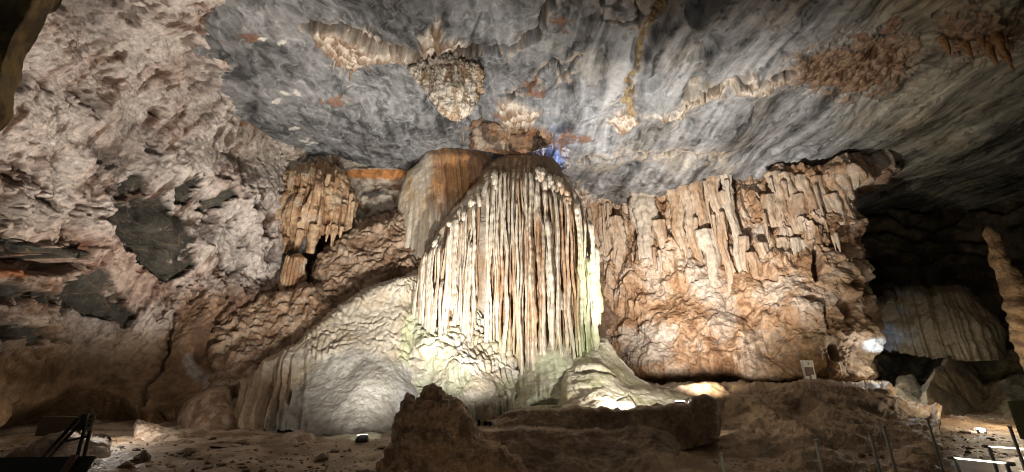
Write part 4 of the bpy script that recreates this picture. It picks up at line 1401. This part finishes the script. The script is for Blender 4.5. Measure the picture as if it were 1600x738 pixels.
def kerb_disp(p, u, v):
    return 0.10 * noise(p, 0.8) + 0.05 * fbm(p, 2.4, 5, 0.6) + 0.03 * ridged(p, 2.0, 4, 0.55) + 0.04 * ss(0.1, 0.5, noise(p, (2.5, 2.5, 0.4), 6))


def wall_col(p, u, v, d=0):
    n = fbm(p, (1.4, 1.4, 1.0), 4, 0.55, 3)
    C = lerp(np.array([0.27, 0.18, 0.105]), np.array([0.15, 0.095, 0.055]), ss(-0.3, 0.35, n))
    return lerp(C, np.array([0.33, 0.24, 0.15]), ss(0.1, 0.5, noise(p, (2.5, 2.5, 0.4), 6)) * 0.4)


mound("retaining_wall", [(725, 676), (755, 672), (800, 670), (900, 672), (1010, 668), (1040, 676), (1060, 700)], [(725, 745), (900, 745), (1060, 740)],
      [(725, 672, 8.9), (900, 672, 8.9), (1060, 690, 9.0), (725, 745, 8.0), (900, 745, 8.0), (1060, 740, 8.0)],
      "lower tier of the rough clay wall running across in front of the column", "wall", M_NEAR, kerb_disp, wall_col, 170, 60, (5, 0.45), (10, 0.4), 0.5)
mound("retaining_wall", [(770, 660), (790, 642), (880, 641), (1000, 640), (1078, 637), (1084, 622), (1100, 619), (1116, 624), (1121, 650)], [(770, 700), (900, 706), (1060, 706), (1121, 690)],
      [(770, 650, 9.8), (880, 642, 9.7), (1000, 640, 9.6), (1110, 625, 9.6), (780, 700, 9.2), (900, 700, 9.2), (1060, 700, 9.2), (1121, 690, 9.4)],
      "upper clay wall with a raised end block, hiding the floodlights", "wall", M_NEAR, kerb_disp, wall_col, 200, 60, (4, 0.4), (6, 0.3), 0.4)


# ------------------------------------------------------------------ rocks on the floor at the left
def pale_rock(p, u, v, d=0):
    n = fbm(p, 1.8, 4, 0.6, 3)
    return lerp(np.array([0.48, 0.385, 0.305]), np.array([0.30, 0.21, 0.145]), ss(-0.25, 0.4, n))


def rock_disp(p, u, v):
    d1, d2, wid = worley(p, 1.6, 3)
    return 0.10 * noise(p, 1.2) + 0.08 * (0.5 - d1) + 0.035 * fbm(p, 4, 4, 0.55)


ROCKS = [
    ([(20, 722), (50, 695), (75, 678), (110, 674), (140, 684), (168, 685), (174, 712)], [(20, 745), (100, 752), (174, 740)], 7.6, "broad pale flat rock lit on top behind the metal stand"),
    ([(208, 668), (214, 655), (225, 656), (255, 668), (285, 674), (306, 680), (310, 688)], [(208, 698), (260, 700), (310, 694)], 9.6, "wedge shaped pale rock between two dark hollows by the left wall"),
    ([(318, 690), (335, 684), (360, 681), (375, 688), (380, 695)], [(318, 702), (380, 702)], 9.2, "small low pale rock on the floor left of the apron"),
    ([(440, 682), (450, 674), (466, 670), (486, 676), (500, 690)], [(440, 698), (500, 700)], 9.8, "rounded clay lump at the foot of the grey flowstone face"),
]
for top, bot, Yr, lab in ROCKS:
    mound("rock", top, bot, [(top[0][0], top[0][1], Yr + 0.3), (top[len(top) // 2][0], top[len(top) // 2][1], Yr + 0.4), (top[-1][0], top[-1][1], Yr + 0.3), (bot[0][0], bot[0][1], Yr - 0.3), (bot[-1][0], bot[-1][1], Yr - 0.3)],
          lab, "rock", M_BROWN, rock_disp, pale_rock, 90, 40, (10, 0.6), (10, 0.35), 0.6)


# near rock at the top left corner
def near_col(p, u, v, d=0):
    n = fbm(p, 1.6, 4, 0.6, 3)
    return lerp(np.array([0.30, 0.22, 0.09]), np.array([0.12, 0.08, 0.035]), ss(-0.25, 0.35, n))


def near_disp(p, u, v):
    q = p - 0.6 * (p @ np.array([0.5, 0.2, 0.84]))[..., None] * np.array([0.5, 0.2, 0.84])
    return 0.10 * noise(p, 1.3) + 0.05 * noise(q, 2.2, 4) + 0.015 * fbm(p, 4, 3)


U, V = vu_grid(-90, 232, [(-160, -90), (-160, 232)], [(105, -90), (92, -20), (78, 15), (55, 50), (35, 90), (32, 120), (26, 145), (20, 180), (0, 205), (-60, 225)], 140, 170)
rr = np.interp(V[:, 0], [-90, -20, 15, 55, 95, 120, 145, 190, 215, 232], [105, 92, 78, 55, 35, 32, 26, 20, 0, -60])[:, None]
o = sheet("overhanging_rock", U, V, 4.2 + roundoff(rr - U, 40, 0.9) + roundoff(232 - V, 30, 0.5) + 0.002 * V, near_disp, near_col, M_BROWN, back=0.8)
tag(o, "dark mustard coloured overhang of rock nearest the camera, above the left wall", "rock")


# ------------------------------------------------------------------ dark cavern at the right
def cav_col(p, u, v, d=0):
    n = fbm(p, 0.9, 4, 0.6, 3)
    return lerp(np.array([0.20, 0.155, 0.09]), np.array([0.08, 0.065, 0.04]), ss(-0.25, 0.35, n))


def build_cavern():
    nc, nr = 260, 240
    U, V = uv_grid(1290, 1900, [(1290, 205), (1900, 150)], [(1290, 720), (1900, 720)], nc, nr)
    Y = rbf([(1290, 300, 28), (1450, 320, 27), (1600, 330, 24), (1900, 300, 16), (1290, 720, 22), (1450, 600, 20), (1600, 600, 17), (1600, 720, 13), (1900, 720, 9), (1450, 720, 15), (1900, 150, 16), (1290, 205, 30)])(U, V)

    def disp(p, u, v):
        h = p[..., 2] * 0.55 + 0.8 * noise(p, 0.35, 3)
        t = h - np.floor(h)
        return 0.9 * noise(p, 0.22) + 0.9 * ss(0, 0.7, t) * ss(1, 0.85, t) + 0.25 * fbm(p, 1.1, 4, 0.55)
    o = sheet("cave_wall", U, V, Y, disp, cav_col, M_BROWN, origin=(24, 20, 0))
    tag(o, kind="structure")


build_cavern()
mound("flowstone_bulge", [(1365, 470), (1400, 456), (1450, 452), (1500, 448), (1530, 460), (1555, 500), (1572, 550)], [(1365, 545), (1450, 560), (1510, 565), (1572, 560)],
      [(1365, 470, 19), (1450, 452, 18.6), (1530, 465, 18), (1572, 550, 17.5), (1365, 545, 18), (1450, 555, 17), (1520, 540, 16.5)],
      "dim fluted flowstone bulge in the dark cavern right of the prow", "flowstone", M_BROWN, lambda p, u, v: 0.3 * noise(p, 0.5) + 0.24 * flutes(np.stack([p[..., 0] / p[..., 1] * 17.5, 0 * u, p[..., 2]], -1), 2.2, 5, 0.15, 1.0, 0.0) + 0.12 * fbm(p, 1.0, 4),
      lambda p, u, v, d: lerp(np.array([0.30, 0.24, 0.15]), np.array([0.30, 0.32, 0.36]), ss(1450, 1390, u) * ss(-0.1, 0.3, noise(p, 0.8))), 140, 90, (14, 1.2), (14, 1.2), 1.0)
for a, (top, bot, Yr, lab) in enumerate([
    ([(1385, 625), (1400, 592), (1425, 585), (1445, 605), (1460, 640)], [(1385, 660), (1460, 660)], 15.5, "pale sloping rock beside the small white glow right of the prow"),
    ([(1440, 610), (1460, 575), (1475, 570), (1500, 610), (1520, 650)], [(1440, 665), (1520, 668)], 15.0, "dim brown rock slope in the cavern above the railing"),
    ([(1470, 560), (1490, 545), (1530, 590), (1570, 650)], [(1470, 660), (1570, 675)], 16.0, "long dark ridge of rock falling to the lamp at the right"),
]):
    mound("rock", top, bot, [(top[0][0], top[0][1], Yr), (top[1][0], top[1][1], Yr + 0.6), (top[-1][0], top[-1][1], Yr), (bot[0][0], bot[0][1], Yr - 1), (bot[-1][0], bot[-1][1], Yr - 1)],
          lab, "rock", M_BROWN, rock_disp, cav_col, 60, 50, (12, 0.8), (12, 0.6), 0.8)

# column at the far right
fc = empty("stalagmite_column", P(1600, 600, 13.0), "tall tan banded column standing alone in the dark at the far right", "stalagmite")
zt, zb = Zat(352, 13.0), Zat(640, 13.0)
xx = float(P(1573, 430, 13.0)[0])
zz = np.linspace(zt, zb, 110)
t = (zt - zz) / (zt - zb)
Q = taper_tube(np.stack([xx + 0 * zz, 13 + 0 * zz, zz], -1), (0.13 + 0.24 * np.clip(t * 1.6, 0, 1)) * np.clip(np.sqrt(np.clip((zt - zz) / 0.4, 0, 1)), 0.15, 1), 30, 1, 0, 0.2, 2, corr=0.14, corrf=5)
add_tube("shaft", Q, lambda p, u, v: lerp(np.array([0.34, 0.22, 0.11]), np.array([0.15, 0.09, 0.045]), ss(-0.2, 0.3, fbm(p, (1, 1, 2.5), 4))), M_BROWN, fc)


# ------------------------------------------------------------------ man-made bits
def box_verts(c, sx, sy, sz, bev=0.0):
    v = np.array([[x, y, z] for z in (-.5, .5) for y in (-.5, .5) for x in (-.5, .5)]) * np.array([sx, sy, sz])
    return v


def add_box(name, c, size, mat, parent=None, rot=None, bevel=0.01):
    import bmesh
    from mathutils import Matrix, Euler
    bm = bmesh.new()
    bmesh.ops.create_cube(bm, size=1.0)
    bmesh.ops.scale(bm, vec=size, verts=bm.verts)
    if bevel:
        bmesh.ops.bevel(bm, geom=bm.edges[:], offset=min(bevel, min(size) * 0.3), segments=2, affect='EDGES')
    if rot is not None:
        bmesh.ops.rotate(bm, cent=(0, 0, 0), matrix=Euler(rot).to_matrix(), verts=bm.verts)
    org = ORIGIN[parent.name] if parent is not None else np.asarray(c, float)
    if parent is not None:
        bmesh.ops.translate(bm, vec=tuple(np.asarray(c) - org), verts=bm.verts)
    me = bpy.data.meshes.new(name); bm.to_mesh(me); bm.free()
    me.materials.append(mat)
    o = bpy.data.objects.new(name, me); COL.objects.link(o)
    if parent is not None:
        o.parent = parent
    else:
        o.location = c
    ORIGIN[o.name] = org
    return o


def rod(name, a, b, r, mat, parent=None, nseg=10):
    a = np.asarray(a, float); b = np.asarray(b, float)
    d = b - a; d /= np.linalg.norm(d)
    h = np.array([1, 0, 0]) if abs(d[0]) < 0.8 else np.array([0, 1, 0])
    e1 = np.cross(d, h); e1 /= np.linalg.norm(e1); e2 = np.cross(d, e1)
    th = np.linspace(0, 2 * math.pi, nseg, endpoint=False)
    ring = np.cos(th)[:, None] * e1 + np.sin(th)[:, None] * e2
    Q = np.stack([p + ring * q for p, q in ((a, r * 0.8), (a + d * r * 0.25, r), (b - d * r * 0.25, r), (b, r * 0.8))])
    return add_tube(name, Q, lambda p, u, v: np.ones(p.shape) * 0.5, mat, parent)


M_LENS = plain_mat("lit_lamp_glass", (0.9, 0.9, 0.9), 0.2, 0, (1.0, 0.97, 0.9), 14.0)
M_LENS_COOL = plain_mat("lit_cool_lamp_glass", (0.9, 0.9, 0.9), 0.2, 0, (0.85, 0.93, 1.0), 14.0)
M_LENS_BLUE = plain_mat("lit_blue_lamp_glass", (0.2, 0.3, 0.9), 0.2, 0, (0.12, 0.3, 1.0), 2.5)


def floodlight(loc, aim, w, label, lens):
    from mathutils import Vector
    loc = np.asarray(loc, float)
    t = empty("floodlight", loc, label, "floodlight")
    d = Vector(np.asarray(aim) - loc)
    e = d.to_track_quat('Y', 'Z').to_euler()
    m = np.array(e.to_matrix())
    add_box("housing", loc, (w, w * 0.45, w * 0.6), M_BLACK, t, e, 0.02)
    add_box("lens", loc + m @ np.array([0, w * 0.235, 0]), (w * 0.88, 0.012, w * 0.48), lens, t, e, 0.0)
    for s in (-1, 1):
        add_box("bracket", loc + np.array([s * w * 0.56, 0, -w * 0.22]), (0.025, 0.05, w * 0.6), M_STEEL, t, None, 0.004)
    return t


# switch box on the prow
sb = empty("switch_box", P(1264, 580, 14.9), "white electrical switch box fixed to the foot of the right wall", "switch box")
Yb = 14.9
c0, c1 = P(1252, 567, Yb), P(1275, 593, Yb)
cc = (c0 + c1) / 2
add_box("back_plate", cc, (0.42, 0.07, 0.76), M_WHITE, sb)
add_box("upper_cover", cc + np.array([0, -0.05, 0.26]), (0.40, 0.04, 0.22), M_WHITE, sb)
add_box("socket_recess", cc + np.array([0, -0.042, -0.02]), (0.30, 0.02, 0.30), plain_mat("brown_recess", (0.16, 0.10, 0.08), 0.6), sb, None, 0.004)
add_box("socket", cc + np.array([0.08, -0.055, -0.20]), (0.17, 0.04, 0.14), M_WHITE, sb, None, 0.006)
rod("screw", cc + np.array([0, -0.06, 0.26]), cc + np.array([0, -0.085, 0.26]), 0.025, M_BLACK, sb)
rod("conduit", cc + np.array([0.05, -0.01, -0.38]), cc + np.array([0.05, -0.01, -1.0]), 0.03, M_WHITE, sb)

# railing posts at the right
for (uu, vt, Yp, lab) in ((1127, 711, 4.6, "short steel post cut off by the picture's lower edge, nearest the wall"), (1275, 690, 4.7, "steel post standing on bare clay left of the walkway"),
                          (1360, 679, 5.6, "shorter of two close steel posts left of the farthest post"), (1381, 668, 5.2, "taller of two close steel posts left of the farthest post"), (1449, 656, 6.3, "farthest steel post under the dark rock slope"),
                          (1578, 668, 5.2, "steel post at the far right beside the bright strip")):
    tp = P(uu, vt, Yp)
    po = empty("railing_post", (tp[0], tp[1], -0.2), lab, "post", "railing posts along the walkway")
    rod("shaft", (tp[0], tp[1], -0.25), tp, 0.016, M_STEEL, po)
    rod("cap", tp - np.array([0, 0, 0.005]), tp + np.array([0, 0, 0.02]), 0.02, M_STEEL, po)

# visible floodlights, glow strips and signs
floodlight(P(566, 686, 10.2), P(566, 560, 14), 0.26, "small floodlight on the pale kerb at the foot of the grey flowstone face", M_LENS)
floodlight(P(1063, 632, 10.2), P(1030, 300, 16), 0.24, "small floodlight on top of the clay wall beside its raised end block", M_LENS)
floodlight(P(1533, 672, 11.0), P(1500, 655, 6.0), 0.16, "glaring floodlight in the dark at the right, above the walkway", M_LENS_COOL)
kb = mound("kerb_stone", [(505, 682), (530, 679), (580, 676), (596, 679)], [(505, 692), (596, 692)], [(505, 684, 10.7), (596, 684, 10.7), (505, 692, 10.4), (596, 692, 10.4)],
           "pale kerb stone lit by the floodlight below the grey flowstone face", "stone", M_FLOW, lambda p, u, v: 0.03 * fbm(p, 3, 3), lambda p, u, v, d: np.ones(p.shape) * np.array([0.58, 0.55, 0.42]), 50, 16, (3, 0.2), (4, 0.1), 0.3)

# metal stand and dark board at the lower left
ms = empty("metal_stand", P(130, 735, 6.2), "black metal stand on two pairs of legs with a small drilled plate on top", "stand")
Ys = 6.2
rod("leg", P(112, 745, Ys), P(133, 668, Ys), 0.022, M_BLACK, ms)
rod("leg", P(124, 745, Ys), P(142, 668, Ys), 0.022, M_BLACK, ms)
rod("brace", P(66, 716, Ys + 0.35), P(124, 652, Ys + 0.03), 0.026, M_BLACK, ms)
rod("brace", P(76, 716, Ys + 0.35), P(130, 656, Ys + 0.03), 0.022, M_BLACK, ms)
rod("crossbar", P(96, 691, Ys + 0.2), P(137, 682, Ys), 0.018, M_BLACK, ms)
rod("post", P(128, 672, Ys), P(134, 647, Ys), 0.05, M_BLACK, ms)
pa, pb = P(138, 673, Ys - 0.03), P(145, 646, Ys - 0.03)
pl_ = add_box("plate", (pa + pb) / 2, (0.10, 0.02, float(np.linalg.norm(pb - pa))), plain_mat("khaki_paint", (0.30, 0.26, 0.17), 0.5), ms, None, 0.008)
for q in range(3):
    hc = pa + (pb - pa) * (0.3 + 0.25 * q) - np.array([0, 0.012, 0])
    rod("hole", hc, hc - np.array([0, 0.004, 0]), 0.018, M_BLACK, ms)
bd = empty("board", P(50, 745, 5.2), "dark framed board cut off by the lower left corner of the picture", "board")
add_box("panel", (P(52, 738, 5.2) + np.array([0, 0, -0.05])), (1.15, 0.04, 0.42), M_BLACK, bd, (math.radians(-25), 0, math.radians(4)))
add_box("edge_strip", (P(101, 736, 5.2) + np.array([0, -0.02, -0.05])), (0.07, 0.06, 0.44), plain_mat("brown_paint", (0.16, 0.10, 0.07), 0.5), bd, (math.radians(-25), 0, math.radians(4)))
hb = empty("back_panel", P(95, 668, 8.6), "plain brown panel standing in the dark hollow behind the stand", "panel")
add_box("panel", P(95, 666, 8.6), (0.9, 0.05, 0.36), plain_mat("brown_board", (0.20, 0.14, 0.08), 0.6), hb)
add_box("leg", P(72, 682, 8.6), (0.05, 0.04, 0.30), M_BLACK, hb); add_box("leg", P(118, 682, 8.6), (0.05, 0.04, 0.30), M_BLACK, hb)

M_GLOW = plain_mat('walkway_glow', (0.9, 0.9, 0.85), 0.3, 0, (1.0, 0.93, 0.78), 3.0)  # made-up glow for light reflected off the walkway
# walkway with glow strips standing in for light reflected on it at the right
M_WALK = rock_mat("worn_concrete", 5, 0.7, 1.2, (0.35, 0.7), 0.3, 20, 0.02, 0.4)


def slab(name, corners, th, mat, col):
    c = np.array(corners, float)
    n = 24
    s_, t_ = np.meshgrid(np.linspace(0, 1, n), np.linspace(0, 1, n))
    Q = (c[0][None, None] * ((1 - s_) * (1 - t_))[..., None] + c[1] * (s_ * (1 - t_))[..., None] + c[2] * (s_ * t_)[..., None] + c[3] * ((1 - s_) * t_)[..., None])
    Q[..., 2] += 0.01 * fbm(Q, 2.0, 3)
    low = Q - np.array([0, 0, th])
    idx = np.arange(n * n).reshape(n, n)
    ring = np.concatenate([idx[0, :-1], idx[:-1, -1], idx[-1, :0:-1], idx[:0:-1, 0]])
    V_ = np.concatenate([Q.reshape(-1, 3), low.reshape(-1, 3)[ring]])
    m = len(ring); nx = np.roll(np.arange(m), -1)
    quads = np.concatenate([grid_quads(n, n), np.stack([ring, n * n + np.arange(m), n * n + nx, ring[nx]], -1)])
    return put(name, lambda w: make_mesh(name, w, quads, np.ones(V_.shape) * np.array(col), False), V_, None, None, mat)


wk = slab("walkway", [(3.9, 4.0, -0.10), (9.5, 4.0, -0.10), (12.5, 9.0, -0.10), (6.8, 7.6, -0.10)], 0.18, M_WALK, (0.24, 0.19, 0.13))
tag(wk, kind="structure")
for a, b, lab in (((1492, 716, 5.6), (1572, 724, 5.2), "longer glowing strip standing in for light reflected on the walkway"), ((1545, 698, 6.6), (1640, 704, 6.4), "thin glowing strip standing in for reflected light behind the far right post")):
    lb = empty("glow_strip", P(*a), lab, "reflected glow")
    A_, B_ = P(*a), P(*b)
    rod("tube", A_, B_, 0.010, M_GLOW, lb)
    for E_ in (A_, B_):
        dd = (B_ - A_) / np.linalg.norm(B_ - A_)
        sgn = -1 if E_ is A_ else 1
        rod("end_cap", E_ + dd * 0.01 * sgn, E_ + dd * 0.07 * sgn, 0.022, M_STEEL, lb)  # caps and feet are made up along with the glowing strip
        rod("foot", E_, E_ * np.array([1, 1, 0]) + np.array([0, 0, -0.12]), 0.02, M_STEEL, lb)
sp_ = empty("sign_panel", P(1598, 690, 7.4), "olive panel at the far right edge above the walkway", "sign")
add_box("panel", P(1600, 656, 7.4), (0.36, 0.03, 0.62), plain_mat("olive_paint", (0.26, 0.24, 0.10), 0.5), sp_)
add_box("post", P(1600, 656, 7.45) - np.array([0, 0, 0.6]), (0.06, 0.05, 0.7), M_STEEL, sp_)


def scatter_gravel():
    """loose grit and pebbles on the clay, too many to count"""
    import bmesh
    bm = bmesh.new(); bmesh.ops.create_icosphere(bm, subdivisions=1, radius=1.0)
    bm.verts.ensure_lookup_table()
    bv = np.array([v.co[:] for v in bm.verts]); bf = np.array([[v.index for v in f.verts] for f in bm.faces]); bm.free()
    pts = FLOOR_PTS[RNG.integers(0, len(FLOOR_PTS), 4500)]
    keep = noise(pts, (0.7, 0.7, 0.0), 5) > -0.1
    pts = pts[keep]
    VV, FF = [], []
    for k, p in enumerate(pts):
        r = min(0.16, 0.018 * RNG.pareto(2.2) + 0.018)
        q = bv * RNG.uniform(0.6, 1.3, 3) * r * (1 + 0.25 * RNG.normal(size=(len(bv), 1)))
        a = RNG.uniform(0, 6.28)
        q = np.stack([q[:, 0] * math.cos(a) - q[:, 1] * math.sin(a), q[:, 0] * math.sin(a) + q[:, 1] * math.cos(a), q[:, 2] * 0.7], -1)
        VV.append(q + p + np.array([RNG.normal() * 0.03, RNG.normal() * 0.03, 0])); FF.append(bf + len(bv) * k)
    VV = np.concatenate(VV); FF = np.concatenate(FF)
    n = noise(VV, 1.3, 7)
    C = lerp(np.array([0.30, 0.22, 0.15]), np.array([0.14, 0.10, 0.065]), ss(-0.3, 0.3, n))
    o = put("gravel", lambda q: make_mesh("gravel", q, FF, C, False), VV, None, (0, 8, 0), M_BROWN)
    tag(o, kind="stuff")


scatter_gravel()
